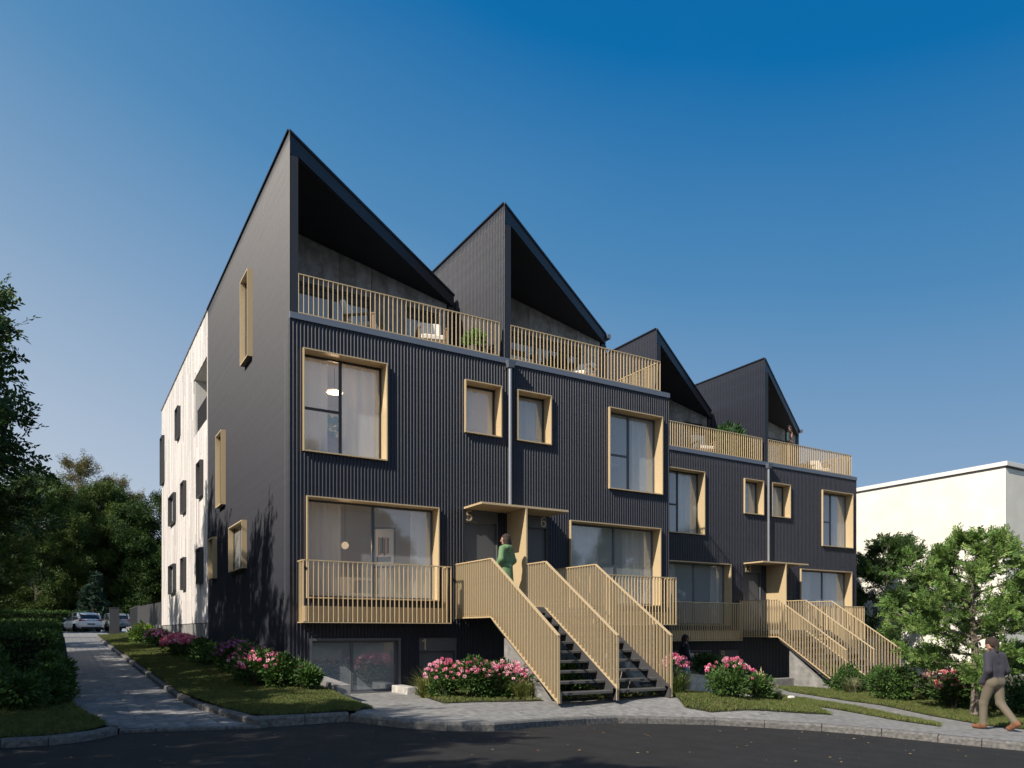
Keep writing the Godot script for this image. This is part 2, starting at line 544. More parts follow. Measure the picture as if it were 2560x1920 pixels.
func setting() -> void:
	# the land
	var land := sheet(poly([[-40, 4.0], [-9, 4.3], [-4.66, 4.44], [-3.4, 4.0], [-2, 4.3], [-0.1, 4.1], [0.3, 5.0], [1.4, 5.6], [4.57, 4.85], [6.44, 5.4], [8.3, 7.5], [9.1, 9.7], [10.2, 15.0], [14.0, 20.0], [40, 20], [40, -60], [-40, -60]]), 2.0, land_y, -0.16)
	tag(put("ground", land, M.soil, self), "", "", "", "structure")
	var far := MB.new()
	far.quad(Vector3(-300, -0.35, -58), Vector3(-300, -0.35, -300), Vector3(300, -0.35, -300), Vector3(300, -0.35, -58))
	far.quad(Vector3(-300, -1.75, 24), Vector3(-300, -1.75, -60), Vector3(-39, -1.75, -60), Vector3(-39, -1.75, 24))
	far.quad(Vector3(39, -2.9, 24), Vector3(39, -2.9, -60), Vector3(300, -2.9, -60), Vector3(300, -2.9, 24))
	far.quad(Vector3(-300, -2.8, 300), Vector3(-300, -2.8, 23), Vector3(300, -2.8, 23), Vector3(300, -2.8, 300))
	tag(put("far_ground", far, M.soil, self), "", "", "", "structure")
	# road
	var rd := sheet(poly([[-40, 4.0], [-9, 4.3], [-4.66, 4.46], [-3.8, 4.4], [-3.3, 3.9], [-3.28, 3.65], [-1.5, 4.2], [-0.1, 4.1], [0.3, 5.0], [0.9, 5.55], [1.55, 5.66], [4.57, 4.9], [5.2, 5.05], [6.44, 5.45], [7.15, 6.0], [7.9, 6.7], [8.35, 7.6], [8.6, 8.5], [8.8, 9.1], [9.05, 9.7], [9.6, 12.0], [10.2, 15.0], [11.0, 20.0], [12.0, 24.0], [-40, 24.0]]), 1.0, road_y, 0.0)
	tag(put("road", rd, M.asphalt, self), "", "", "", "structure")
	var verge := MB.new()
	verge.quad(Vector3(-40, -1.36, 40), Vector3(-40, -1.36, 23.6), Vector3(12, -1.95, 23.6), Vector3(12, -1.95, 40))
	verge.quad(Vector3(12, -1.95, 40), Vector3(12, -1.95, 19.5), Vector3(40, -2.6, 19.5), Vector3(40, -2.6, 40))
	verge.quad(Vector3(-300, -1.4, 300), Vector3(-300, -1.4, 39.9), Vector3(300, -2.6, 39.9), Vector3(300, -2.6, 300))
	tag(put("verge", verge, M.soil, self), "", "", "", "structure")
	# pavement of big slabs, each clipped to the outline
	var pv := node("pavement", self)
	tag(pv, "", "", "", "structure")
	put("bedding", sheet(poly(PAVE), 0.5, land_y, -0.007), M.paving_b, pv)
	var outline := poly(PAVE)
	var hidden := [poly(BED), poly(STRIP_A), poly(LAWN_C)]
	var turn := Transform2D(-0.12, Vector2(1.0, 1.0))
	var k := 0
	for i in range(-12, 18):
		for j in range(-8, 18):
			var sx := 1.35
			var sz := 0.9
			var o := Vector2(i * sx + (0.6 if j % 2 else 0.0), j * sz)
			var gap := 0.003
			var cell := PackedVector2Array([turn * (o + Vector2(gap, gap)), turn * (o + Vector2(sx - gap, gap)), turn * (o + Vector2(sx - gap, sz - gap)), turn * (o + Vector2(gap, sz - gap))])
			for q in Geometry2D.intersect_polygons(cell, outline):
				var covered := false
				for hd in hidden:
					if Geometry2D.clip_polygons(q, hd).is_empty():
						covered = true
				if covered:
					continue
				var s := sheet(q, 0.45, land_y, 0.0)
				if s.v.size():
					put("paving_slab", s, M.paving if k % 3 else M.paving_b, pv)
					k += 1
	# lawns
	for a in [["lawn", LAWN_FRONT], ["lawn", LAWN_SIDE], ["lawn", STRIP_A], ["lawn", STRIP_B], ["lawn", LAWN_C], ["lawn", LAWN_LEFT], ["planting_bed", BED]]:
		var big: bool = a[1] == LAWN_LEFT or a[1] == LAWN_SIDE
		tag(put(a[0], sheet(poly(a[1]), 1.0 if big else 0.4, land_y, 0.014), M.soil, self), "", "", "", "structure")
	# drive of pavers, running bond
	var drive := node("path", self)
	tag(drive, "", "", "", "structure")
	put("bedding", sheet(poly([[-3.85, -40.0], [-3.8, 1.5], [-3.6, 2.75], [-3.3, 3.68], [-1.45, 4.25], [-1.6, 3.7], [-2.0, 1.65], [-2.15, -2.6], [-2.25, -40.0]]), 1.0, path_y, -0.006), M.paver_b, drive)
	var edge := poly([[-3.82, -46.0], [-3.78, 1.5], [-3.58, 2.75], [-3.29, 3.7], [-1.5, 4.21], [-1.66, 3.7], [-1.83, 2.8], [-2.03, 1.65], [-2.13, 0.0], [-2.17, -2.6], [-2.25, -46.0]])
	var rest := MB.new()
	var count := 0
	for row in 122:
		var z1 := 4.3 - row * 0.41
		for col in 11:
			var x0 := -4.1 + col * 0.21 + 0.02 * sin(row * 1.7)
			var zz := z1 + (0.2 if col % 2 else 0.0)
			var c := 0.004
			var cell := PackedVector2Array([Vector2(x0 + c, zz - 0.41 + c), Vector2(x0 + 0.21 - c, zz - 0.41 + c), Vector2(x0 + 0.21 - c, zz - c), Vector2(x0 + c, zz - c)])
			for q in Geometry2D.intersect_polygons(cell, edge):
				if q.size() < 3:
					continue
				var lift := rng.randf_range(-0.002, 0.003)
				var mb := MB.new() if count < 300 else rest
				var t := Geometry2D.triangulate_polygon(q)
				for e in range(0, t.size(), 3):
					var p := []
					for f in 3:
						p.append(Vector3(q[t[e + f]].x, path_y(0, q[t[e + f]].y) + lift, q[t[e + f]].y))
					if (p[1] - p[0]).cross(p[2] - p[0]).y > 0.0:
						mb.tri(p[0], p[2], p[1])
					else:
						mb.tri(p[0], p[1], p[2])
				if count < 300:
					put("paver", mb, [M.paver, M.paver_b, M.paver_c][rng.randi() % 3], drive)
				count += 1
	tag(put("paver", rest, M.paver, drive), "", "", "", "stuff")
	# court where the cars stand
	tag(put("parking_court", sheet(poly([[-14, -37.5], [-0.5, -37.5], [-0.5, -47], [16, -47], [16, -58], [-14, -58]]), 2.0, path_y, 0.02), M.paver_c, self), "", "", "", "structure")
	# kerbs of single stones
	var kerb := node("kerb", self)
	tag(kerb, "", "", "", "structure")
	kerb_run(kerb, [[-1.5, 4.07], [-0.12, 4.13]], 0.15, 0.15, -1.0, 0.85)
	kerb_run(kerb, [[-0.12, 4.13], [0.27, 5.1], [0.85, 5.67], [1.58, 5.78], [2.35, 5.48], [3.1, 5.24], [3.8, 5.09], [4.57, 5.0], [5.17, 5.13], [5.8, 5.33], [6.44, 5.55], [7.15, 6.1], [7.87, 6.78], [8.29, 7.67], [8.52, 8.53], [8.71, 9.13], [8.9, 9.7], [9.45, 12.0], [10.05, 15.0]], 0.15, 0.13, -1.0, 2.0)
	kerb_run(kerb, [[-12.0, 4.35], [-9.0, 4.4], [-7.2, 4.5], [-5.9, 4.55], [-4.66, 4.58], [-4.16, 4.62], [-3.86, 4.52], [-3.56, 4.26], [-3.35, 3.9]], 0.14, 0.11, -1.0, 1.0)
	kerb_run(kerb, [[-3.33, 3.78], [-1.5, 4.27]], 0.1, 0.05, -1.0, 0.5)
	var bent := [[-1.52, 4.25]]
	for q in [[-1.66, 3.75], [-1.83, 2.83], [-2.03, 1.65], [-2.1, 0.8], [-2.13, 0.08]]:
		bent.append(q)
	for i in 45:
		bent.append([-2.15 - 0.0015 * i, -0.75 - i * 0.82])
	kerb_run(kerb, bent, 0.13, 0.10, 1.0, 2.0, -1.0)
	kerb_run(kerb, [[-3.82, -1.3], [-3.8, -0.3], [-3.78, 1.0], [-3.68, 2.0], [-3.5, 2.9], [-3.33, 3.65]], 0.12, 0.05, 1.0, 2.0, -1.0)


func kerb_run(kerb: Node3D, line: Array, wide: float, high: float, way: float, longest: float, flip := 1.0) -> void:
	# stones along a line of [x, z] points at the foot of the kerb; way -1 on the road, 1 on the drive
	var pts := []
	for i in line.size() - 1:
		var a := Vector2(line[i][0], line[i][1])
		var b := Vector2(line[i + 1][0], line[i + 1][1])
		var parts := maxi(1, roundi(a.distance_to(b) / longest))
		for k in parts:
			pts.append(a.lerp(b, float(k) / parts))
	pts.append(Vector2(line[-1][0], line[-1][1]))
	for i in pts.size() - 1:
		var a: Vector2 = pts[i]
		var b: Vector2 = pts[i + 1]
		var d := (b - a).normalized()
		var side := Vector2(d.y, -d.x) * flip
		var ends := []
		for e in [a + d * 0.006, b - d * 0.006]:
			var base: float = road_y(e.x) if way < 0.0 else path_y(e.x, e.y)
			var ring := []
			var wob := rng.randf_range(-0.004, 0.004)
			for q in [[0.0, -0.15], [0.0, high * 0.72], [0.02, high - 0.008], [0.05, high], [wide, high], [wide, -0.15]]:
				ring.append(Vector3(e.x + side.x * q[0], base + q[1] + wob, e.y + side.y * q[0]))
			ends.append(ring)
		var mb := MB.new()
		for k in 6:
			var l := (k + 1) % 6
			mb.quad(ends[0][k], ends[0][l], ends[1][l], ends[1][k])
		for e in 2:
			for k in range(1, 5):
				mb.tri(ends[e][0], ends[e][k], ends[e][k + 1])
		put("kerb_stone", mb, M.kerb, kerb)


# ---------------------------------------------------------------- the townhouses

const PITCH := 0.077
const RIB := [[0.0, 0.0], [0.015, 1.0], [0.020, 0.95]]


func ribbed(mb: MB, u0: float, u1: float, y0: float, y1: float, holes: Array, point: Callable, deep := 0.017) -> void:
	# vertical ribs between u0 and u1; holes are [u0, u1, y0, y1]; point(u, y, out) gives the place
	var marks := []
	for i in ceili((u1 - u0) / PITCH):
		for q in RIB:
			var u: float = u0 + i * PITCH + q[0]
			if u < u1:
				marks.append([u, (q[1] - 1.0) * deep])
	marks.append([u1, -deep])
	for h in holes:
		for e in [h[0], h[1]]:
			var f := fposmod(e - u0, PITCH)
			var out := -deep * (f - 0.020) / (PITCH - 0.020) - 0.05 * deep * (1.0 - (f - 0.020) / (PITCH - 0.020))
			if f < 0.015:
				out = -deep * (1.0 - f / 0.015)
			elif f < 0.020:
				out = -deep * 0.05 * (f - 0.015) / 0.005
			marks.append([e, out])
	marks.sort_custom(func(a, b): return a[0] < b[0])
	for i in marks.size() - 1:
		var a: Array = marks[i]
		var b: Array = marks[i + 1]
		if b[0] - a[0] < 0.0005:
			continue
		var mid: float = (a[0] + b[0]) * 0.5
		var cuts := []
		for h in holes:
			if mid > h[0] and mid < h[1]:
				cuts.append([h[2], h[3]])
		cuts.sort_custom(func(p, q): return p[0] < q[0])
		var y := y0
		for c in cuts + [[y1, y1]]:
			if c[0] > y + 0.001:
				mb.quad(point.call(a[0], y, a[1]), point.call(b[0], y, b[1]), point.call(b[0], c[0], b[1]), point.call(a[0], c[0], a[1]))
			y = maxf(y, c[1])


func ring(called: String, x0: float, x1: float, y0: float, y1: float, z0: float, z1: float, t: float, m: Material, parent: Node) -> MeshInstance3D:
	# a frame of four boards standing in the wall plane
	var mb := MB.new()
	mb.box(Vector3(x0, y0, z0), Vector3(x0 + t, y1, z1))
	mb.box(Vector3(x1 - t, y0, z0), Vector3(x1, y1, z1))
	mb.box(Vector3(x0 + t, y0, z0 + 0.001), Vector3(x1 - t, y0 + t, z1 - 0.001))
	mb.box(Vector3(x0 + t, y1 - t, z0 + 0.001), Vector3(x1 - t, y1, z1 - 0.001))
	return put(called, mb, m, parent)


func pane(called: String, x0: float, x1: float, y0: float, y1: float, z: float, parent: Node) -> void:
	var mb := MB.new()
	mb.quad(Vector3(x0, y0, z), Vector3(x0, y1, z), Vector3(x1, y1, z), Vector3(x1, y0, z))
	put(called, mb, glass_mat, parent)


func window(parent: Node, x0: float, x1: float, y0: float, y1: float, split: float, bar: float, gold: bool, dark: Material) -> void:
	var w := node("window", parent)
	if gold:
		ring("frame", x0 + 0.002, x1 - 0.002, y0 + 0.002, y1 - 0.002, -0.31, 0.055, 0.026, M.gold, w)
	else:
		ring("frame", x0 + 0.002, x1 - 0.002, y0 + 0.002, y1 - 0.002, -0.20, 0.015, 0.05, M.door_grey, w)
	var t := 0.028 if gold else 0.052
	var z := -0.27 if gold else -0.14
	var a := x0 + t
	var b := x1 - t
	var c := y0 + t
	var d := y1 - t
	ring("sash", a, b, c, d, z - 0.05, z, 0.045, dark, w)
	var cuts := [a + 0.045, b - 0.045]
	if split > 0.0:
		var s := lerpf(a, b, split)
		bx("mullion", Vector3(s - 0.03, c + 0.045, z - 0.048), Vector3(s + 0.03, d - 0.045, z + 0.004), dark, w)
		cuts = [a + 0.045, s - 0.03, s + 0.03, b - 0.045]
	for i in range(0, cuts.size(), 2):
		if bar > 0.0 and i == 0:
			var y := lerpf(c, d, bar)
			bx("transom", Vector3(cuts[0], y - 0.025, z - 0.046), Vector3(cuts[1], y + 0.025, z + 0.002), dark, w)
			pane("pane", cuts[0], cuts[1], c + 0.045, y - 0.025, z - 0.02, w)
			pane("pane", cuts[0], cuts[1], y + 0.025, d - 0.045, z - 0.02, w)
		else:
			pane("pane", cuts[i], cuts[i + 1], c + 0.045, d - 0.045, z - 0.02, w)


func side_window(parent: Node, z0: float, z1: float, y0: float, y1: float, m: Material) -> void:
	# a deep box frame standing out of a wall that faces -x
	var w := node("window", parent)
	var mb := MB.new()
	var t := 0.03
	var out := -0.12
	var inner := 0.07
	mb.box(Vector3(out, y0, z0), Vector3(inner, y1, z0 + t))
	mb.box(Vector3(out, y0, z1 - t), Vector3(inner, y1, z1))
	mb.box(Vector3(out + 0.001, y0, z0 + t), Vector3(inner - 0.001, y0 + t, z1 - t))
	mb.box(Vector3(out + 0.001, y1 - t, z0 + t), Vector3(inner - 0.001, y1, z1 - t))
	put("frame", mb, m, w)
	bx("sash", Vector3(0.01, y0 + t, z0 + t), Vector3(0.05, y1 - t, z0 + t + 0.04), M.dark_frame, w)
	bx("sash", Vector3(0.01, y0 + t, z1 - t - 0.04), Vector3(0.05, y1 - t, z1 - t), M.dark_frame, w)
	var p := MB.new()
	p.quad(Vector3(0.03, y0 + t, z0 + t), Vector3(0.03, y1 - t, z0 + t), Vector3(0.03, y1 - t, z1 - t), Vector3(0.03, y0 + t, z1 - t))
	put("pane", p, glass_mat, w)
	bx("backing", Vector3(0.3, y0 - 0.05, z0 - 0.05), Vector3(0.34, y1 + 0.05, z1 + 0.05), M.soffit, w)


func railing(parent: Node, a: Vector3, b: Vector3, low: float, high: float, posts := true) -> void:
	# level railing from a to b (same y); bars stand from a.y + low to a.y + high, deep across the line
	var r := node("railing", parent)
	var d := b - a
	var ln := d.length()
	d = d / ln
	var along_x := absf(d.x) > 0.5
	var t := 0.012
	var deep := 0.05
	var size := Vector3(t, 1, deep) if along_x else Vector3(deep, 1, t)
	var key := "bar%s%.3f" % [along_x, high - low]
	if not M.has(key):
		var mb := MB.new()
		mb.cbox(Vector3(-size.x / 2, 0, -size.z / 2), Vector3(size.x / 2, high - low - 0.022, size.z / 2), 0.0015)
		M[key] = mb.mesh()
	var n := maxi(1, roundi(ln / 0.105))
	for i in n + 1:
		if not posts and (i == 0 or i == n):
			continue
		inst("baluster", M[key], M.gold, r, a + d * (ln * i / n) + Vector3.UP * (low + 0.011))
	var half := Vector3(0, 0, deep / 2) if along_x else Vector3(deep / 2, 0, 0)
	var ext := d * 0.009
	bx("top_rail", a - ext - half + Vector3.UP * (high - 0.011), b + ext + half + Vector3.UP * (high + 0.011), M.gold, r)
	bx("bottom_rail", a - ext - half + Vector3.UP * (low - 0.011), b + ext + half + Vector3.UP * (low + 0.011), M.gold, r)


func digits(parent: Node, s: String, x: float, y: float, z: float, high: float) -> void:
	var f := SystemFont.new()
	f.font_names = PackedStringArray(["Droid Sans"])
	var t := TextMesh.new()
	t.text = s
	t.font = f
	t.font_size = 64
	t.pixel_size = high / 46.0
	t.depth = 0.015
	t.horizontal_alignment = HORIZONTAL_ALIGNMENT_LEFT
	t.vertical_alignment = VERTICAL_ALIGNMENT_BOTTOM
	inst("number", t, M.gold, parent, Vector3(x, y, z))


func door(parent: Node, x0: float, x1: float, y0: float, y1: float, head: float, s: String, num_x: float) -> void:
	var d := node("door", parent)
	var zf := -0.03
	# surround of plain grey sheet, leaf set back inside it
	bx("surround", Vector3(x0, head, zf - 0.06), Vector3(x1, y1, zf), M.door_grey, d)
	bx("surround", Vector3(x0, y0, zf - 0.06), Vector3(x0 + 0.035, head, zf + 0.001), M.door_grey, d)
	bx("surround", Vector3(x1 - 0.035, y0, zf - 0.06), Vector3(x1, head, zf + 0.001), M.door_grey, d)
	bx("leaf", Vector3(x0 + 0.035, y0, zf - 0.12), Vector3(x1 - 0.035, head, zf - 0.085), M.door_grey, d)
	bx("handle", Vector3(x0 + 0.10, y0 + 0.98, zf - 0.085), Vector3(x0 + 0.12, y0 + 1.14, zf - 0.04), M.pipe, d)
	digits(d, s, num_x, head - 0.055, zf + 0.008, 0.25)


func house(o: Vector3, nums: Array, label: String, first: bool) -> void:
	var h := thing("townhouse_block", label, "house", o, 0.0, "ribbed townhouse blocks with pitched gables")
	var wide := 10.44
	var low := -1.95
	# front wall with its openings
	var big := [[0.281, 2.138, 3.757, 5.905], [8.30, 10.157, 3.757, 5.905]]
	var small := [[4.055, 5.045, 4.655, 5.895], [5.48, 6.48, 4.655, 5.895]]
	var wide_w := [[0.352, 3.392, 0.70, 2.84], [7.05, 10.09, 0.70, 2.84]]
	var base := [[0.425, 2.463, -1.36, -0.137], [7.98, 10.01, -1.36, -0.137]]
	var doors := [[4.045, 4.98, 0.55, 2.86], [5.475, 6.409, 0.55, 2.86], [2.918, 3.864, -1.36, -0.137], [6.58, 7.525, -1.36, -0.137]]
	var holes: Array = big + small + wide_w + base + doors
	var mb := MB.new()
	ribbed(mb, 0.0, wide, low, 6.47, holes, func(u, y, out): return Vector3(u, y, out))
	put("front_wall", mb, M.clad, h)
	# flank of ribs, with the upper storey rising to the ridge
	var gold_side := [[-4.36, -3.47, 6.76, 8.90], [-7.91, -7.0, 3.64, 5.77], [-5.91, -4.15, 1.61, 2.83], [-9.23, -8.37, 1.61, 2.86]]
	var gaps := []
	for q in gold_side:
		gaps.append([-q[1] + 0.004, -q[0] - 0.004, q[2] + 0.004, q[3] - 0.004])
	mb = MB.new()
	ribbed(mb, 0.0, 10.02, low, 10.31, gaps if first else [], func(u, y, out): return Vector3(-out - 0.0, y, -u))
	put("side_wall", mb, M.clad, h)
	bx("corner_trim", Vector3(0.0, low, -0.035), Vector3(0.03, 6.47, -0.031), M.soffit, h)
	mb = MB.new()
	ribbed(mb, 0.0, 10.02, 6.3, 10.31, [], func(u, y, out): return Vector3(5.13 - out, y, -u))
	put("side_wall", mb, M.clad, h)
	mb = MB.new()
	ribbed(mb, 0.0, 10.02, low, 6.47, [], func(u, y, out): return Vector3(wide + out, y, -u))
	put("side_wall", mb, M.clad, h)
	bx("rear_wall", Vector3(0.05, low, -10.02), Vector3(wide - 0.05, 8.9, -9.9), M.fascia, h)
	if first:
		for q in gold_side:
			side_window(h, q[0], q[1], q[2], q[3], M.gold)
	# floors and inner walls of the rooms
	for y in [[-1.55, -1.40], [0.36, 0.53], [3.34, 3.55]]:
		bx("floor", Vector3(0.06, y[0], -4.6), Vector3(wide - 0.06, y[1], -0.34), M.interior, h)
	bx("floor", Vector3(0.06, 6.16, -9.9), Vector3(wide - 0.06, 6.33, -0.06), M.interior, h)
	bx("terrace_deck", Vector3(0.2, 6.34, -9.8), Vector3(wide - 0.44, 6.58, -0.33), M.concrete, h)
	bx("inner_wall", Vector3(0.06, -1.4, -4.7), Vector3(wide - 0.06, 6.16, -4.61), M.interior, h)
	bx("inner_wall", Vector3(5.16, -1.4, -4.6), Vector3(5.30, 6.16, -0.34), M.interior, h)
	bx("inner_wall", Vector3(0.06, -1.4, -4.6), Vector3(0.14, 6.16, -0.34), M.interior, h)
	bx("inner_wall", Vector3(wide - 0.14, -1.4, -4.6), Vector3(wide - 0.06, 6.16, -0.34), M.interior, h)
	mb = MB.new()
	ribbed(mb, 0.0, wide, low, 6.16, holes, func(u, y, _out): return Vector3(u, y, -0.335))
	put("inner_wall", mb, M.interior, h)
	# openings
	for q in big:
		window(h, q[0], q[1], q[2], q[3], 0.48, 0.46, true, M.dark_frame if q[0] < 5.0 else M.blue_frame)
	for q in small:
		window(h, q[0], q[1], q[2], q[3], 0.0, 0.0, true, M.dark_frame)
	for q in wide_w:
		window(h, q[0], q[1], q[2], q[3], 0.515 if q[0] < 5.0 else 0.54, 0.0, true, M.blue_frame)
	for q in base:
		window(h, q[0], q[1], q[2], q[3], 0.47, 0.0, false, M.door_grey)
	door(h, 4.045, 4.98, 0.55, 2.86, 2.575, nums[0], 4.10 if first else 4.09)
	door(h, 5.475, 6.409, 0.55, 2.86, 2.575, nums[1], 6.17 if first else 6.08)
	door(h, 2.918, 3.864, -1.36, -0.137, -0.44, nums[2], 2.96)
	door(h, 6.58, 7.525, -1.36, -0.137, -0.44, nums[3], 7.26 if first else 7.16)
	# porch roof and the fin between the doors
	bx("porch_roof", Vector3(4.037, 2.865, 0.003), Vector3(6.416, 2.913, 0.87), M.gold, h, 0.003)
	bx("porch_fin", Vector3(5.205, 0.55, 0.003), Vector3(5.25, 2.864, 0.868), M.gold, h, 0.003)
	# balconies
	for x in [[0.175, 3.491], [6.95, 10.265]]:
		var b := node("balcony", h)
		bx("slab", Vector3(x[0] + 0.04, 0.215, 0.004), Vector3(x[1] - 0.04, 0.53, 0.375), M.gold, b)
		railing(h, Vector3(x[0], 0.0, 0.425), Vector3(x[1], 0.0, 0.425), 0.193, 1.457)
		railing(h, Vector3(x[0] + 0.0135, 0.0, 0.03), Vector3(x[0] + 0.0135, 0.0, 0.375), 0.193, 1.457, false)
		railing(h, Vector3(x[1] - 0.0135, 0.0, 0.03), Vector3(x[1] - 0.0135, 0.0, 0.375), 0.193, 1.457, false)
	# coping and terrace railings
	bx("coping", Vector3(0.012, 6.47, -0.32), Vector3(wide - 0.0, 6.60, 0.02), M.coping, h, 0.004)
	railing(h, Vector3(0.20, 6.6, -0.02), Vector3(4.99, 6.6, -0.02), 0.02, 0.82)
	railing(h, Vector3(5.32, 6.6, -0.02), Vector3(10.095, 6.6, -0.02), 0.02, 0.82)
	railing(h, Vector3(10.095, 6.6, -0.12), Vector3(10.095, 6.6, -2.45), 0.02, 0.82)
	bx("coping", Vector3(10.02, 6.47, -10.0), Vector3(wide, 6.60, -0.325), M.coping, h)
	# downpipe between the doors
	var pipe := node("downpipe", h)
	mb = MB.new()
	mb.tube([Vector3(5.262, 2.915, 0.06), Vector3(5.262, 6.38, 0.06)], [0.043, 0.043], 12)
	put("tube", mb, M.pipe, pipe)
	mb = MB.new()
	mb.hexa([Vector3(5.19, 6.36, 0.01), Vector3(5.19, 6.36, 0.13), Vector3(5.335, 6.36, 0.13), Vector3(5.335, 6.36, 0.01), Vector3(5.15, 6.52, 0.022), Vector3(5.15, 6.52, 0.16), Vector3(5.385, 6.52, 0.16), Vector3(5.385, 6.52, 0.022)])
	put("hopper", mb, M.coping, pipe)
	# gables: fin wall, sloping roof cut back on the skew, terrace wall
	for x in [0.0, 5.13]:
		var e: float = x + 5.03
		var ny := func(u): return 10.33 - 0.256 * (u - x)
		bx("gable_post", Vector3(x + 0.031, 6.6 if x == 0.0 else 6.601, -2.5), Vector3(x + 0.19, 9.83, -0.004), M.fascia, h)
		var top := [Vector3(x, ny.call(x), 0.0), Vector3(e, ny.call(e), -2.5), Vector3(e, ny.call(e), -10.02), Vector3(x, ny.call(x), -10.02)]
		var bot := [Vector3(x + 0.031, 9.86, 0.0), Vector3(e, 8.72, -2.5), Vector3(e, 8.40, -10.02), Vector3(x + 0.031, 9.05, -10.02)]
		mb = MB.new()
		mb.quad(top[0], top[3], top[2], top[1])
		mb.quad(top[0], top[1], bot[1], bot[0])
		mb.quad(top[1], top[2], bot[2], bot[1])
		mb.quad(top[2], top[3], bot[3], bot[2])
		mb.quad(top[3], top[0], bot[0], bot[3])
		var roof := put("roof", mb, M.fascia, h)
		mb = MB.new()
		mb.quad(bot[0] + Vector3(0.16, -0.003, -0.02), bot[1] + Vector3(0, -0.003, 0), bot[2] + Vector3(0, -0.003, 0), bot[3] + Vector3(0.16, -0.003, 0))
		put("soffit", mb, M.soffit, roof)
		mb = MB.new()
		var up := Vector3(0, 0.035, 0)
		var fwd := Vector3(0.012, 0, 0.024)
		mb.hexa([top[0] - up + fwd * 0.2, top[0] - up + fwd, top[1] - up + fwd, top[1] - up + fwd * 0.2, top[0] + up * 0.5 + fwd * 0.2, top[0] + up * 0.5 + fwd, top[1] + up * 0.5 + fwd, top[1] + up * 0.5 + fwd * 0.2])
		put("drip_edge", mb, M.fascia, roof)
		bx("ridge_cap", Vector3(x - 0.035, 10.31, -10.03), Vector3(x + 0.02, 10.345, -0.01), M.clad, roof)
		if x > 0.0:
			bx("gutter", Vector3(e + 0.002, ny.call(e) - 0.16, -10.0), Vector3(e + 0.12, ny.call(e) - 0.03, -2.40), M.coping, roof)
		bx("eave_post", Vector3(e - 0.16, 6.34, -2.62), Vector3(e - 0.001, 8.72, -2.505), M.fascia, h)
		terrace_wall(h, x + 0.19, e - 0.16, x)
	bx("valley_wall", Vector3(wide - 0.25, 6.34, -10.0), Vector3(wide - 0.16, 8.75, -2.63), M.fascia, h)
	if first:
		rear_block(h)


func terrace_wall(h: Node3D, a: float, b: float, x: float) -> void:
	# panels of grey board with two glazed openings
	var w := node("terrace_wall", h)
	var open := [[x + 0.62, x + 2.72], [x + 3.62, x + 4.55]] if x < 1.0 else [[x + 1.0, x + 4.1]]
	var cuts := [a]
	var u := a
	while u + 0.3 < b:
		u += 0.42
		cuts.append(minf(u, b))
	for q in open:
		cuts.append(q[0])
		cuts.append(q[1])
	cuts.sort()
	for i in cuts.size() - 1:
		if cuts[i + 1] - cuts[i] < 0.02:
			continue
		var mid: float = (cuts[i] + cuts[i + 1]) / 2.0
		var y0 := 6.34
		for q in open:
			if mid > q[0] and mid < q[1]:
				y0 = 8.44
		var tl: float = 9.74 - 0.2055 * (cuts[i] - x)
		var tr: float = 9.74 - 0.2055 * (cuts[i + 1] - x)
		if tr - y0 < 0.02:
			continue
		var pm := MB.new()
		var c0: float = cuts[i] + 0.003
		var c1: float = cuts[i + 1] - 0.003
		var zf := -2.5 - rng.randf_range(0.0, 0.006)
		pm.hexa([Vector3(c0, y0, -2.6), Vector3(c0, y0, zf), Vector3(c1, y0, zf), Vector3(c1, y0, -2.6), Vector3(c0, tl, -2.6), Vector3(c0, tl, zf), Vector3(c1, tr, zf), Vector3(c1, tr, -2.6)])
		put("panel", pm, [M.concrete, M.terrace_panel, M.terrace_panel, M.terrace_panel][rng.randi() % 4], w)
	for q in open:
		var g2 := node("glazing", h)
		ring("frame", q[0], q[1], 6.34, 8.44, -2.66, -2.53, 0.06, M.dark_frame, g2)
		bx("blind_box", Vector3(q[0] + 0.06, 8.2, -2.64), Vector3(q[1] - 0.06, 8.38, -2.56), M.dark_frame, g2)
		var s: float = lerpf(q[0], q[1], 0.5)
		if q[1] - q[0] > 1.5:
			bx("mullion", Vector3(s - 0.035, 6.4, -2.65), Vector3(s + 0.035, 8.2, -2.55), M.blue_frame, g2)
		pane("pane", q[0] + 0.06, q[1] - 0.06, 6.4, 8.2, -2.6, g2)
	bx("inner_wall", Vector3(a, 6.34, -6.0), Vector3(b, 8.6, -5.9), M.interior, w)


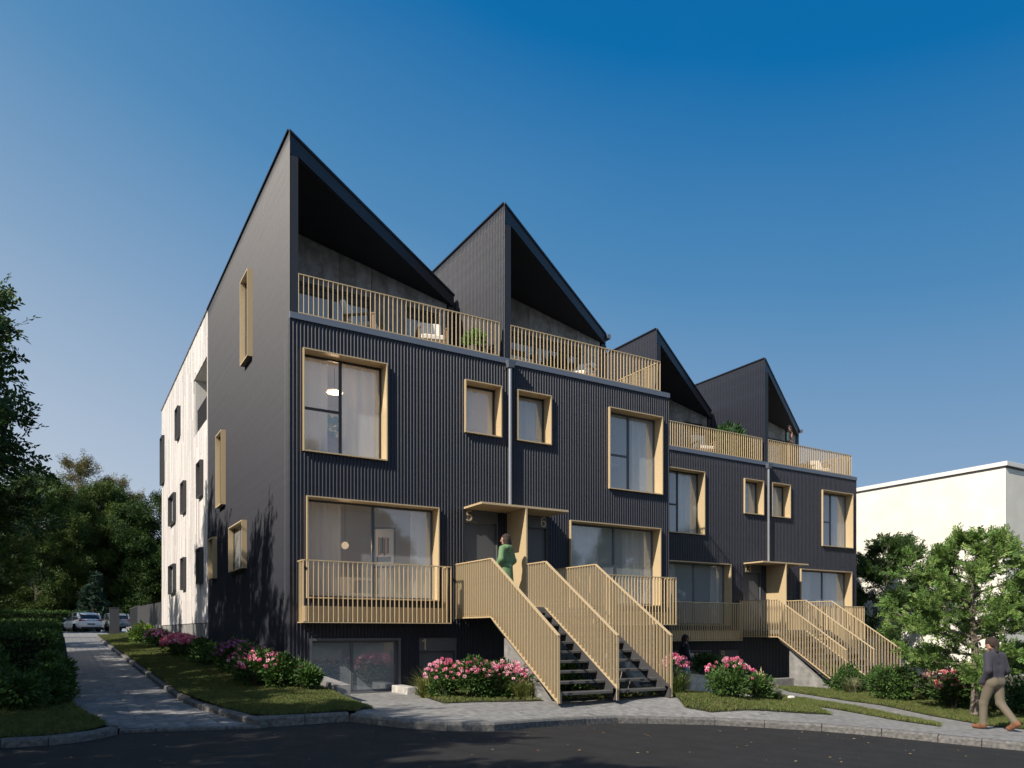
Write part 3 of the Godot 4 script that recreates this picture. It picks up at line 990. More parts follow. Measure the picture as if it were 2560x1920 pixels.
func rear_block(h: Node3D) -> void:
	# the white boarded half behind the dark one
	var rb := node("boarded_wing", h)
	var z0 := -22.84
	var z1 := -10.03
	var wins := [[-17.28, -16.44, 7.68, 8.89], [-22.6, -21.7, 6.76, 8.91], [-11.70, -10.83, 4.50, 5.67], [-15.63, -14.79, 4.49, 5.67], [-19.46, -17.78, 4.49, 5.70], [-19.46, -17.78, 1.59, 2.79], [-15.63, -14.79, 1.59, 2.80], [-11.70, -10.83, 1.60, 2.79]]
	var loggia := [-12.86, -10.15, 6.84, 8.87]
	var mb := MB.new()
	mb.colored = true
	var z := z1
	var prev := 0.0
	while z > z0 + 0.02:
		var w := rng.randf_range(0.09, 0.17)
		var a := maxf(z - w, z0)
		var y := 0.3 - rng.randf_range(0.0, 1.5)
		while y < 10.28:
			var top := y + rng.randf_range(1.1, 2.9)
			var v := rng.randf_range(0.66, 0.86)
			if rng.randf() < 0.3:
				v = rng.randf_range(0.52, 0.68)
			var warm := rng.randf_range(0.0, 0.06)
			mb.col = Color(v, v * (0.982 - warm * 0.6), v * (0.975 - warm * 0.8))
			var out := rng.randf_range(0.0, 0.010)
			var lo := maxf(y, 0.3)
			var hi := minf(top - 0.004, 10.28)
			var spans := [[lo, hi]]
			for q in wins + [loggia]:
				if a < q[1] and z > q[0]:
					var nxt := []
					for s in spans:
						if q[3] <= s[0] or q[2] >= s[1]:
							nxt.append(s)
							continue
						if q[2] > s[0]:
							nxt.append([s[0], q[2]])
						if q[3] < s[1]:
							nxt.append([q[3], s[1]])
					spans = nxt
			for s in spans:
				if s[1] - s[0] > 0.01:
					mb.box(Vector3(-out, s[0], a + 0.002), Vector3(0.03, s[1], z - 0.002))
			y = top
		z = a
	tag(put("cladding_board", mb, M.board, rb), "", "", "", "stuff")
	# walls behind the boards, left open at the loggia
	var wall := MB.new()
	wall.box(Vector3(0.031, 0.3, z0), Vector3(0.2, 6.84, z1))
	wall.box(Vector3(0.031, 8.87, z0), Vector3(0.2, 10.27, z1))
	wall.box(Vector3(0.032, 6.84, z0), Vector3(0.2, 8.87, loggia[0]))
	wall.box(Vector3(0.2, 0.3, z0), Vector3(10.3, 10.2, z0 + 0.15))
	wall.box(Vector3(10.1, 0.3, z0 + 0.15), Vector3(10.3, 10.2, z1))
	put("wall", wall, M.white_metal, rb)
	bx("roof", Vector3(0.03, 10.1, z0 - 0.01), Vector3(10.3, 10.27, z1), M.fascia, rb)
	bx("roof_edge", Vector3(-0.04, 10.282, z0 - 0.03), Vector3(0.14, 10.33, z1 - 0.0), M.coping, rb)
	bx("plinth", Vector3(0.02, -2.0, z0), Vector3(0.3, 0.285, z1), M.concrete, rb)
	bx("plinth_gap", Vector3(0.06, 0.285, z0), Vector3(0.3, 0.3, z1), M.soffit, rb)
	var zp := z1 - 1.6
	while zp > z0:
		bx("plinth_joint", Vector3(0.012, -1.5, zp), Vector3(0.021, 0.28, zp + 0.015), M.concrete_dark, rb)
		zp -= 1.6
	# loggia
	bx("loggia_floor", Vector3(0.06, 6.70, loggia[0]), Vector3(1.6, 6.838, loggia[1]), M.concrete, rb)
	bx("loggia_ceiling", Vector3(0.06, 8.872, loggia[0]), Vector3(1.6, 8.95, loggia[1]), M.white_metal, rb)
	bx("loggia_wall", Vector3(1.6, 6.7, loggia[0]), Vector3(1.7, 8.95, loggia[1]), M.concrete, rb)
	bx("loggia_wall", Vector3(0.2, 6.84, loggia[0] - 0.1), Vector3(1.6, 8.87, loggia[0] - 0.001), M.white_metal, rb)
	var rail := MB.new()
	var n := 26
	for i in n:
		var c := lerpf(loggia[0] + 0.05, loggia[1] - 0.05, float(i) / (n - 1))
		rail.box(Vector3(0.1, 6.84, c - 0.008), Vector3(0.13, 7.75, c + 0.008))
	rail.box(Vector3(0.095, 7.75, loggia[0]), Vector3(0.135, 7.79, loggia[1]))
	put("loggia_rail", rail, M.anthracite, rb)
	for q in wins:
		side_window(h, q[0], q[1], q[2], q[3], M.anthracite)


func staircase(o: Vector3, foot: float, label: String) -> void:
	var s := thing("entrance_staircase", label, "stairs", o, 0.0, "staircases with gold railings")
	var floor_y := 0.55
	var zb := 1.66
	var ze := 4.18
	var run := ze - zb
	var n := 10
	var rise := (floor_y - foot) / n
	bx("landing", Vector3(3.885, 0.42, 0.003), Vector3(6.585, floor_y, zb), M.concrete_dark, s)
	for side in [[3.89, 5.195], [5.275, 6.58]]:
		for i in n - 1:
			var y := floor_y - rise * (i + 1)
			var z := zb + run * (i + 0.02) / (n - 0.6)
			bx("tread", Vector3(side[0], y - 0.05, z), Vector3(side[1], y, z + 0.285), M.tread, s, 0.004)
	var slope := (foot - floor_y) / run
	for x in [3.89, 5.216, 6.562]:
		var mb := MB.new()
		var t := 0.02
		var a0 := floor_y - 0.05
		mb.hexa([Vector3(x, a0 - 0.30, zb), Vector3(x, foot, ze - 0.12), Vector3(x + t, foot, ze - 0.12), Vector3(x + t, a0 - 0.30, zb), Vector3(x, a0, zb), Vector3(x, foot + 0.24, ze), Vector3(x + t, foot + 0.24, ze), Vector3(x + t, a0, zb)])
		mb.hexa([Vector3(x, foot, ze - 0.12), Vector3(x, foot, ze + 0.02), Vector3(x + t, foot, ze + 0.02), Vector3(x + t, foot, ze - 0.12), Vector3(x, foot + 0.24, ze - 0.12), Vector3(x, foot + 0.2, ze + 0.02), Vector3(x + t, foot + 0.2, ze + 0.02), Vector3(x + t, foot + 0.24, ze - 0.12)])
		put("stringer", mb, M.anthracite, s)
	# concrete cheek under the flight
	for x in [3.95, 6.38]:
		var mb := MB.new()
		var z0 := 2.02
		var top := func(z): return floor_y - 0.42 + slope * (z - zb)
		var zf := 3.75
		mb.hexa([Vector3(x, foot - 0.5, z0), Vector3(x, foot - 0.5, zf), Vector3(x + 0.14, foot - 0.5, zf), Vector3(x + 0.14, foot - 0.5, z0), Vector3(x, top.call(z0), z0), Vector3(x, top.call(zf), zf), Vector3(x + 0.14, top.call(zf), zf), Vector3(x + 0.14, top.call(z0), z0)])
		put("cheek_wall", mb, M.concrete, s)
	for q in [[3.849, -0.225], [5.235, 0.0], [6.62, -0.225]]:
		stair_rail(s, q[0], floor_y + q[1], zb, ze, foot, slope)


func stair_rail(s: Node3D, x: float, low: float, zb: float, ze: float, foot: float, slope: float) -> void:
	var r := node("railing", s)
	var hi := 1.551
	var deep := 0.055
	var top := func(z): return hi if z <= zb else hi + (-0.075 - hi) / (ze - zb) * (z - zb)
	var bot := func(z): return low if z <= zb else low + (-0.075 - hi) / (ze - zb) * (z - zb)
	var n := roundi(ze / 0.105)
	for i in n + 1:
		var z := 0.03 + (ze - 0.03) * i / n
		var y0: float = bot.call(z)
		var y1: float = top.call(z)
		if i == n:
			y0 = foot + 0.005
		var key := "stair%.3f%.3f" % [y1 - y0, y1 - top.call(z + 0.014)]
		if not M.has(key):
			var mb := MB.new()
			var d0: float = bot.call(z + 0.014) - bot.call(z)
			var d1: float = top.call(z + 0.014) - top.call(z)
			var w := deep / 2
			mb.hexa([Vector3(-w, 0, 0), Vector3(-w, d0, 0.014), Vector3(w, d0, 0.014), Vector3(w, 0, 0), Vector3(-w, y1 - y0, 0), Vector3(-w, y1 - y0 + d1, 0.014), Vector3(w, y1 - y0 + d1, 0.014), Vector3(w, y1 - y0, 0)])
			M[key] = mb.mesh()
		inst("baluster", M[key], M.gold, r, Vector3(x, y0, z - 0.007))
	for e in [[top, 0.0, "top_rail"], [bot, -0.022, "bottom_rail"]]:
		var mb := MB.new()
		var w := deep / 2 + 0.002
		for seg in [[0.006, zb], [zb, ze + 0.012]]:
			var p := []
			for dy in [0.0, 0.024]:
				for c in [[-w, seg[0]], [-w, seg[1]], [w, seg[1]], [w, seg[0]]]:
					p.append(Vector3(x + c[0], maxf(e[0].call(c[1]) + e[1] + dy, foot + 0.01 + dy), c[1]))
			mb.hexa(p)
		put(e[2], mb, M.gold, r)


# ---------------------------------------------------------------- behind the glass

func drape(called: String, x0: float, x1: float, y0: float, y1: float, z: float, label: String, o: Vector3) -> void:
	var mb := MB.new()
	mb.smooth = true
	var n := maxi(8, int((x1 - x0) / 0.022))
	var ph := rng.randf() * 6.0
	var wave := func(i): return Vector3(lerpf(x0, x1, float(i) / n), 0, z + 0.028 * sin(i * 0.62 + ph) + 0.014 * sin(i * 0.27 + ph * 2.0))
	for i in n:
		var a: Vector3 = wave.call(i)
		var b: Vector3 = wave.call(i + 1)
		var na := Vector3((wave.call(i - 1) - wave.call(i + 1)).z, 0, (wave.call(i + 1) - wave.call(i - 1)).x).normalized()
		var nb := Vector3((wave.call(i) - wave.call(i + 2)).z, 0, (wave.call(i + 2) - wave.call(i)).x).normalized()
		var lo := Vector3(0, y0, 0)
		var hi := Vector3(0, y1, 0)
		for q in [[a + lo, na], [a + hi, na], [b + hi, nb], [a + lo, na], [b + hi, nb], [b + lo, nb]]:
			mb.v.append(q[0])
			mb.n.append(q[1])
	var c := put(called, mb, M.curtain, self)
	c.position = o
	tag(c, label, "curtain", "sheer curtains behind the windows")


func rooms(o: Vector3, first: bool) -> void:
	var who := "doors 5 and 6" if first else "door 13"
	drape("curtain", 0.36, 0.95, 3.58, 5.95, -0.48, "gathered sheer curtain, first pleats of the tall upper corner window over " + who, o)
	drape("curtain", 1.22, 2.05, 3.58, 5.95, -0.46, "drawn sheer curtain, wider half of the tall upper corner window over " + who, o)
	drape("curtain", 8.36, 8.72, 3.58, 5.95, -0.46, "narrow sheer curtain in the tall end window of the block with " + who, o)
	drape("curtain", 9.45, 10.10, 3.58, 5.95, -0.46, "wide sheer curtain in the tall end window of the block with " + who, o)
	drape("curtain", 4.1, 4.55, 4.6, 5.95, -0.5, "sheer curtain in the small window before the downpipe over " + who, o)
	drape("curtain", 5.7, 6.4, 4.6, 5.95, -0.5, "sheer curtain in the small window beyond the downpipe over " + who, o)
	drape("curtain", 0.42, 1.25, 0.55, 2.95, -0.5, "grey sheer curtain in the wide balcony window before " + who, o)
	drape("curtain", 2.9, 3.32, 0.55, 2.95, -0.48, "bunched sheer curtain in the wide balcony window before " + who, o)
	drape("curtain", 7.12, 8.35, 0.55, 2.95, -0.5, "warm sheer curtain in the balcony window past " + who, o)
	drape("curtain", 9.2, 10.0, 0.55, 2.95, -0.5, "pleated sheer curtain at the end of the balcony window past " + who, o)
	# wooden slat screens
	var sl := thing("slat_screen", "screen of upright wooden slats inside the balcony window past " + who, "screen", o, 0.0, "slat screens")
	for i in 14:
		bx("slat", Vector3(8.4 + i * 0.075, 1.2, -2.6), Vector3(8.43 + i * 0.075, 3.2, -2.55), M.slat_wood, sl)
	bx("shelf", Vector3(8.38, 1.14, -2.62), Vector3(9.45, 1.195, -2.4), M.slat_wood, sl)
	bx("cabinet", Vector3(8.38, 0.535, -2.62), Vector3(9.45, 1.139, -2.4), M.interior, sl)
	if not first:
		return
	# pendant lamp, cabinet and plant in the corner room
	var lamp := thing("pendant_lamp", "flat round white pendant lamp in the upper corner room", "lamp", Vector3(1.45, 5.58, -1.55))
	var mb := MB.new()
	mb.tube([Vector3(0, 0, 0), Vector3(0, 0.03, 0)], [0.21, 0.21], 20)
	put("shade", mb, M.lamp_glow, lamp)
	glow(lamp, Vector3(0, -0.04, 0), 0.9)
	mb = MB.new()
	mb.tube([Vector3(0, 0.03, 0), Vector3(0, 0.57, 0)], [0.006, 0.006], 6)
	put("cord", mb, M.dark_frame, lamp)
	var cab := thing("cabinet", "rusty red cabinet standing in the upper corner room", "cabinet", Vector3(1.28, 3.555, -1.0))
	bx("body", Vector3(-0.22, 0.0, -0.3), Vector3(0.3, 0.78, 0.1), M.paint_red, cab, 0.01)
	bx("top", Vector3(-0.24, 0.781, -0.32), Vector3(0.32, 0.81, 0.12), M.paint_red, cab)
	var pl := thing("potted_plant", "bushy green plant on the rusty red cabinet", "plant", Vector3(1.2, 4.37, -1.08))
	mb = MB.new()
	mb.tube([Vector3(0, 0, 0), Vector3(0, 0.14, 0)], [0.07, 0.1], 12)
	put("pot", mb, M.pot, pl)
	tuft(pl, Vector3(0, 0.3, 0), Vector3(0.17, 0.2, 0.17), 120, 0.11, [Color(0.03, 0.10, 0.03), Color(0.05, 0.15, 0.05)])
	var ball_lamp := thing("globe_lamp", "small glowing round lamp hanging behind the balcony window", "lamp", Vector3(1.62, 2.0, -1.3))
	inst("globe", fleshed([B(Vector3.ZERO, 0.085, Vector3(0, 0.002, 0), 0.085, 0)], 0.012, 0.02, [Color.WHITE]), M.lamp_glow, ball_lamp)
	mb = MB.new()
	mb.tube([Vector3(0, 0.08, 0), Vector3(0, 1.33, 0)], [0.005, 0.005], 6)
	put("cord", mb, M.dark_frame, ball_lamp)
	glow(ball_lamp, Vector3(0, 0, 0), 0.28)
	var trough := thing("reflection_flower_trough", "added trough of pink flowers behind the ground level window, standing in for a reflection", "flowers", Vector3(1.45, -1.40, -0.75))  # added planting behind the glass, imitates flowers mirrored in the pane
	bx("box", Vector3(-0.95, 0.0, -0.15), Vector3(0.95, 0.22, 0.15), M.concrete_dark, trough)
	tuft(trough, Vector3(0, 0.45, 0), Vector3(0.98, 0.28, 0.2), 700, 0.12, GREEN)
	var where := []
	var cols := []
	for i in 110:
		where.append(Transform3D(Basis(Vector3.UP, rng.randf() * TAU).scaled(Vector3.ONE * rng.randf_range(0.06, 0.1)), Vector3(rng.randf_range(-0.95, 0.95), rng.randf_range(0.68, 0.84), rng.randf_range(-0.15, 0.18))))
		cols.append(pick(PINK))
	scatter("flower", M.flower, where, cols, M.petal, trough).set_meta("kind", "stuff")
	# pictures
	for q in [[8.75, 4.72, 0.30, "first"], [9.15, 4.78, 0.30, "middle"], [9.6, 4.82, 0.34, "last and largest"]]:
		var p := thing("picture_frame", q[3] + " of three white picture frames hanging behind the tall end window", "picture", Vector3(q[0], q[1], -1.6), 0.0, "white picture frames in a row")
		ring("frame", 0.0, q[2], 0.0, q[2] * 1.15, 0.0, 0.025, 0.07, M.white_plain, p)
		bx("print", Vector3(0.07, 0.07, 0.003), Vector3(q[2] - 0.07, q[2] * 1.15 - 0.07, 0.012), M.pipe, p)
		bx("cord", Vector3(q[2] / 2 - 0.003, q[2] * 1.15, 0.0), Vector3(q[2] / 2 + 0.003, 6.15 - q[1], 0.004), M.dark_frame, p)
	var art := thing("painting", "framed abstract print of upright coloured strokes behind the balcony window", "picture", Vector3(2.25, 1.5, -1.2), -0.6)
	ring("frame", 0.0, 0.55, 0.0, 0.95, 0.0, 0.03, 0.04, M.art_dark, art)
	bx("mount", Vector3(0.04, 0.04, 0.0), Vector3(0.51, 0.91, 0.012), M.white_plain, art)
	for i in 6:
		bx("stroke", Vector3(0.13 + i * 0.045, 0.28 + 0.03 * (i % 3), 0.013), Vector3(0.165 + i * 0.045, 0.72 - 0.02 * (i % 2), 0.016), [M.slat_wood, M.leaf_flat, M.pot, M.lamp_red, M.gold, M.blue_frame][i], art)
	bx("stroke", Vector3(0.1, 0.14, 0.013), Vector3(0.44, 0.26, 0.015), M.art_dark, art)
	bx("backing", Vector3(0.2, -0.965, -0.05), Vector3(0.35, 0.9, -0.002), M.interior, art)
	var sofa := thing("sofa", "pale grey sofa behind the balcony railing, inside the corner room", "sofa", Vector3(2.4, 0.533, -1.9))
	bx("base", Vector3(-0.8, 0.0, -0.4), Vector3(0.8, 0.38, 0.35), M.cushion, sofa, 0.03)
	bx("backrest", Vector3(-0.8, 0.381, -0.4), Vector3(0.8, 0.8, -0.2), M.cushion, sofa, 0.04)
	bx("cushion", Vector3(-0.3, 0.385, -0.19), Vector3(0.25, 0.72, -0.02), M.pipe, sofa, 0.04)


func glow(lamp: Node3D, at: Vector3, energy: float) -> void:
	var l := OmniLight3D.new()
	l.name = "lamp_light"
	l.position = at
	l.light_color = Color(1.0, 0.87, 0.70)
	l.light_energy = energy
	l.light_size = 0.08
	l.omni_range = 9.0
	l.omni_attenuation = 2.0
	l.shadow_enabled = true
	lamp.add_child(l)


# ---------------------------------------------------------------- neighbours, walls, terraces

func neighbours() -> void:
	var w := thing("white_building", "plain white rendered flat roofed building behind the leafy street tree", "building", Vector3(28.3, 0, 0))
	bx("wall", Vector3(0, -3.2, -22), Vector3(18, 6.55, 0), M.render_white, w)
	bx("corner_bead", Vector3(-0.012, -3.2, -0.10), Vector3(-0.001, 6.5, 0.012), M.white_metal, w)
	bx("shadow_gap", Vector3(-0.02, 6.55, -22.1), Vector3(18.1, 6.62, 0.02), M.anthracite, w)
	bx("parapet", Vector3(-0.07, 6.62, -22.2), Vector3(18.2, 6.80, 0.09), M.white_metal, w, 0.01)


func garden_walls() -> void:
	# low walls of the sunken entrance below door 5
	var a := thing("retaining_wall", "low sloping concrete wall beside the ground level window", "wall", Vector3(0.4, -1.6, 0.0), 0.0, "low concrete garden walls")
	var mb := MB.new()
	mb.hexa([Vector3(0, 0, 0.02), Vector3(0, 0, 1.9), Vector3(0.26, 0, 1.9), Vector3(0.26, 0, 0.02), Vector3(0, 0.70, 0.02), Vector3(0, 0.60, 1.9), Vector3(0.26, 0.60, 1.9), Vector3(0.26, 0.70, 0.02)])
	put("body", mb, M.concrete, a)
	var b := thing("retaining_wall", "short white stone wall between window and door number 1", "wall", Vector3(2.24, -1.6, 0.0), 0.0, "low concrete garden walls")
	mb = MB.new()
	mb.cbox(Vector3(0, 0, 0.02), Vector3(0.26, 0.425, 0.88), 0.008)
	put("body", mb, M.pale_stone, b)
	b = thing("retaining_wall", "low pale wall behind flowers, in front of door number 9", "wall", Vector3(11.5, -2.1, -0.3), 0.0, "low concrete garden walls")
	mb = MB.new()
	mb.hexa([Vector3(0, 0, -0.3), Vector3(0, 0, 0), Vector3(3.3, 0, 0), Vector3(3.3, 0, -0.3), Vector3(0, 0.9, -0.3), Vector3(0, 0.9, 0), Vector3(3.3, 0.55, 0), Vector3(3.3, 0.55, -0.3)])
	put("body", mb, M.pale_stone, b)
	b = thing("retaining_wall", "low grey wall at the foot of the stairs to door 13", "wall", Vector3(15.3, -2.1, -0.9), 0.0, "low concrete garden walls")
	mb = MB.new()
	mb.cbox(Vector3(0, 0, 0), Vector3(1.25, 0.60, 0.2), 0.01)
	put("body", mb, M.concrete, b)
	# boundary behind the boarded wing: concrete base, grey panels, bar gate and pier
	var f := thing("boundary_wall", "low concrete wall running back from the white boarded wing", "wall", Vector3(0, 0, 0))
	mb = MB.new()
	mb.box(Vector3(-0.08, -1.6, -44.0), Vector3(0.12, 0.34, -22.9))
	put("body", mb, M.concrete, f)
	var p := thing("panel_fence", "dark grey panel fence on the low concrete wall", "fence", Vector3(0, 0.345, 0))
	var z := -22.95
	while z > -34.0:
		bx("panel", Vector3(-0.03, 0.0, z - 1.78), Vector3(0.03, 1.05 - 0.012 * (z + 22.9), z), M.anthracite, p)
		z -= 1.8
	var gt := thing("bar_fence", "open fence of thin upright bars beyond the grey panels", "fence", Vector3(0, 0.345, 0))
	for i in 34:
		bx("bar", Vector3(-0.025, 0.0, -34.3 - i * 0.22), Vector3(0.025, 1.2, -34.26 - i * 0.22), M.anthracite, gt)
	bx("top_bar", Vector3(-0.02, 1.2, -42.0), Vector3(0.02, 1.25, -34.0), M.anthracite, gt)
	var pr := thing("gate_pier", "tall dark grey pier at the end of the bar fence", "pier", Vector3(-0.75, path_y(0, -42.5), -42.5))
	bx("body", Vector3(-0.45, -0.15, -0.1), Vector3(0.15, 1.85, 0.1), M.anthracite, pr)
	bx("cap", Vector3(-0.47, 1.85, -0.12), Vector3(0.17, 1.88, 0.12), M.anthracite, pr)


func armchair(at: Vector3, turn: float, label: String) -> void:
	var c := thing("garden_armchair", label, "armchair", at, turn, "wooden terrace armchairs")
	for x in [-0.33, 0.33]:
		for z in [-0.32, 0.32]:
			bx("leg", Vector3(x - 0.025, 0.0, z - 0.035), Vector3(x + 0.025, 0.56, z + 0.035), M.wood, c, 0.004)
		bx("armrest", Vector3(x - 0.04, 0.561, -0.40), Vector3(x + 0.04, 0.60, 0.38), M.wood, c, 0.006)
		bx("side_rail", Vector3(x - 0.018, 0.24, -0.284), Vector3(x + 0.018, 0.31, 0.284), M.wood, c)
	bx("seat_frame", Vector3(-0.30, 0.25, -0.30), Vector3(0.30, 0.29, 0.34), M.wood, c)
	bx("seat_cushion", Vector3(-0.295, 0.291, -0.26), Vector3(0.295, 0.43, 0.36), M.cushion, c, 0.03)
	var mb := MB.new()
	mb.cbox(Vector3(-0.29, 0.0, -0.07), Vector3(0.29, 0.58, 0.07), 0.03)
	var b := put("back_cushion", mb, M.cushion, c)
	b.position = Vector3(0, 0.42, -0.26)
	b.rotation.x = -0.32


func lounger(at: Vector3, turn: float, label: String) -> void:
	var c := thing("lounge_chair", label, "lounge chair", at, turn, "reclining terrace chairs")
	for x in [-0.30, 0.30]:
		var mb := MB.new()
		mb.obox(Transform3D(Basis(Vector3.RIGHT, 0.75), Vector3(x, 0.42, -0.30)), Vector3(0.045, 0.05, 1.0))
		put("back_rail", mb, M.wood, c)
		mb = MB.new()
		mb.obox(Transform3D(Basis(Vector3.RIGHT, 0.12), Vector3(x, 0.52, 0.0)), Vector3(0.07, 0.03, 0.72))
		put("armrest", mb, M.wood, c)
		mb = MB.new()
		mb.obox(Transform3D(Basis(Vector3.RIGHT, -0.12), Vector3(x, 0.26, 0.28)), Vector3(0.045, 0.52, 0.05))
		put("leg", mb, M.wood, c)
		mb = MB.new()
		mb.obox(Transform3D(Basis(Vector3.RIGHT, 0.25), Vector3(x, 0.16, -0.42)), Vector3(0.045, 0.34, 0.05))
		put("leg", mb, M.wood, c)
	var s := MB.new()
	s.cbox(Vector3(-0.27, 0, -0.3), Vector3(0.27, 0.15, 0.36), 0.04)
	var so := put("seat_cushion", s, M.cushion, c)
	so.position = Vector3(0, 0.22, 0.08)
	so.rotation.x = 0.12
	s = MB.new()
	s.cbox(Vector3(-0.27, 0, -0.08), Vector3(0.27, 0.74, 0.08), 0.05)
	so = put("back_cushion", s, M.cushion, c)
	so.position = Vector3(0, 0.30, -0.24)
	so.rotation.x = -0.72


func terraces() -> void:
	var fy := 6.582
	armchair(Vector3(1.95, fy, -0.95), 0.9, "wooden armchair with cushions in the shade of the terrace roof")
	armchair(Vector3(3.6, fy, -0.85), -0.3, "sunlit wooden armchair with white cushions next to the terrace plant")
	lounger(Vector3(8.0, fy, -0.85), -0.9, "reclining wooden chair with white cushions on the terrace above door 6")
	var so := thing("rattan_sofa", "brown woven sofa beside the post of the terrace above door 6", "sofa", Vector3(5.95, fy, -1.1))
	bx("base", Vector3(-0.6, 0.0, -0.35), Vector3(0.65, 0.35, 0.35), M.rattan, so, 0.02)
	bx("backrest", Vector3(-0.6, 0.351, -0.35), Vector3(0.65, 0.86, -0.22), M.rattan, so, 0.02)
	bx("armrest", Vector3(0.5, 0.352, -0.215), Vector3(0.65, 0.62, 0.35), M.rattan, so, 0.02)
	bx("seat_cushion", Vector3(-0.58, 0.353, -0.21), Vector3(0.49, 0.46, 0.34), M.cushion, so, 0.03)
	pot_plant(Vector3(4.66, fy, -0.62), 0.21, 0.36, Vector3(0.27, 0.24, 0.27), 420, 0.10, [Color(0.06, 0.20, 0.03), Color(0.10, 0.30, 0.05), Color(0.05, 0.14, 0.03)], "dark round pot with bright green bushy plant on the terrace above door 5")
	pot_plant(Vector3(8.05, fy, -2.0), 0.15, 0.3, Vector3(0.35, 0.45, 0.35), 140, 0.34, [Color(0.04, 0.07, 0.05), Color(0.06, 0.09, 0.06)], "spiky leaved plant in a pot behind the reclining chair")
	var b := Vector3(12.54, -0.485, -2.9)
	armchair(Vector3(15.5, fy + b.y, -3.8), -0.3, "wooden armchair with white cushions on the terrace above door 13")
	lounger(Vector3(21.9, fy + b.y, -3.8), -0.6, "reclining chair with white cushions at the end railing of the set back block")
	pot_plant(Vector3(16.75, fy + b.y, -3.75), 0.2, 0.3, Vector3(0.62, 0.62, 0.5), 420, 0.22, [Color(0.03, 0.08, 0.025), Color(0.05, 0.12, 0.035)], "large fern like plant in a pot on the terrace above door 13")
	pot_plant(Vector3(17.45, fy + b.y, -3.7), 0.16, 0.3, Vector3(0.28, 0.4, 0.28), 160, 0.18, [Color(0.05, 0.08, 0.03), Color(0.08, 0.12, 0.04)], "smaller potted plant next to the fern on the terrace above door 13")
	var tb := thing("side_table", "low wooden side table next to the reclining chair at the end railing", "table", Vector3(20.9, fy + b.y, -3.9))
	bx("top", Vector3(-0.3, 0.4, -0.25), Vector3(0.3, 0.44, 0.25), M.wood, tb, 0.004)
	for x in [-0.26, 0.26]:
		for z in [-0.21, 0.21]:
			bx("leg", Vector3(x - 0.02, 0.0, z - 0.02), Vector3(x + 0.02, 0.399, z + 0.02), M.wood, tb)


func pot_plant(at: Vector3, r: float, high: float, size: Vector3, n: int, leaf: float, tints: Array, label: String) -> void:
	var p := thing("potted_plant", label, "plant", at, 0.0, "potted plants")
	var mb := MB.new()
	mb.tube([Vector3(0, 0, 0), Vector3(0, high * 0.5, 0), Vector3(0, high, 0)], [r * 0.75, r * 0.95, r], 16)
	put("pot", mb, M.pot, p)
	mb = MB.new()
	mb.tube([Vector3(0, high * 0.6, 0), Vector3(0, high * 0.66, 0)], [r * 0.99, r * 1.0], 16)
	put("band", mb, M.wood, p)
	tuft(p, Vector3(0, high + size.y * 0.75, 0), size, n, leaf, tints)


# ---------------------------------------------------------------- plants

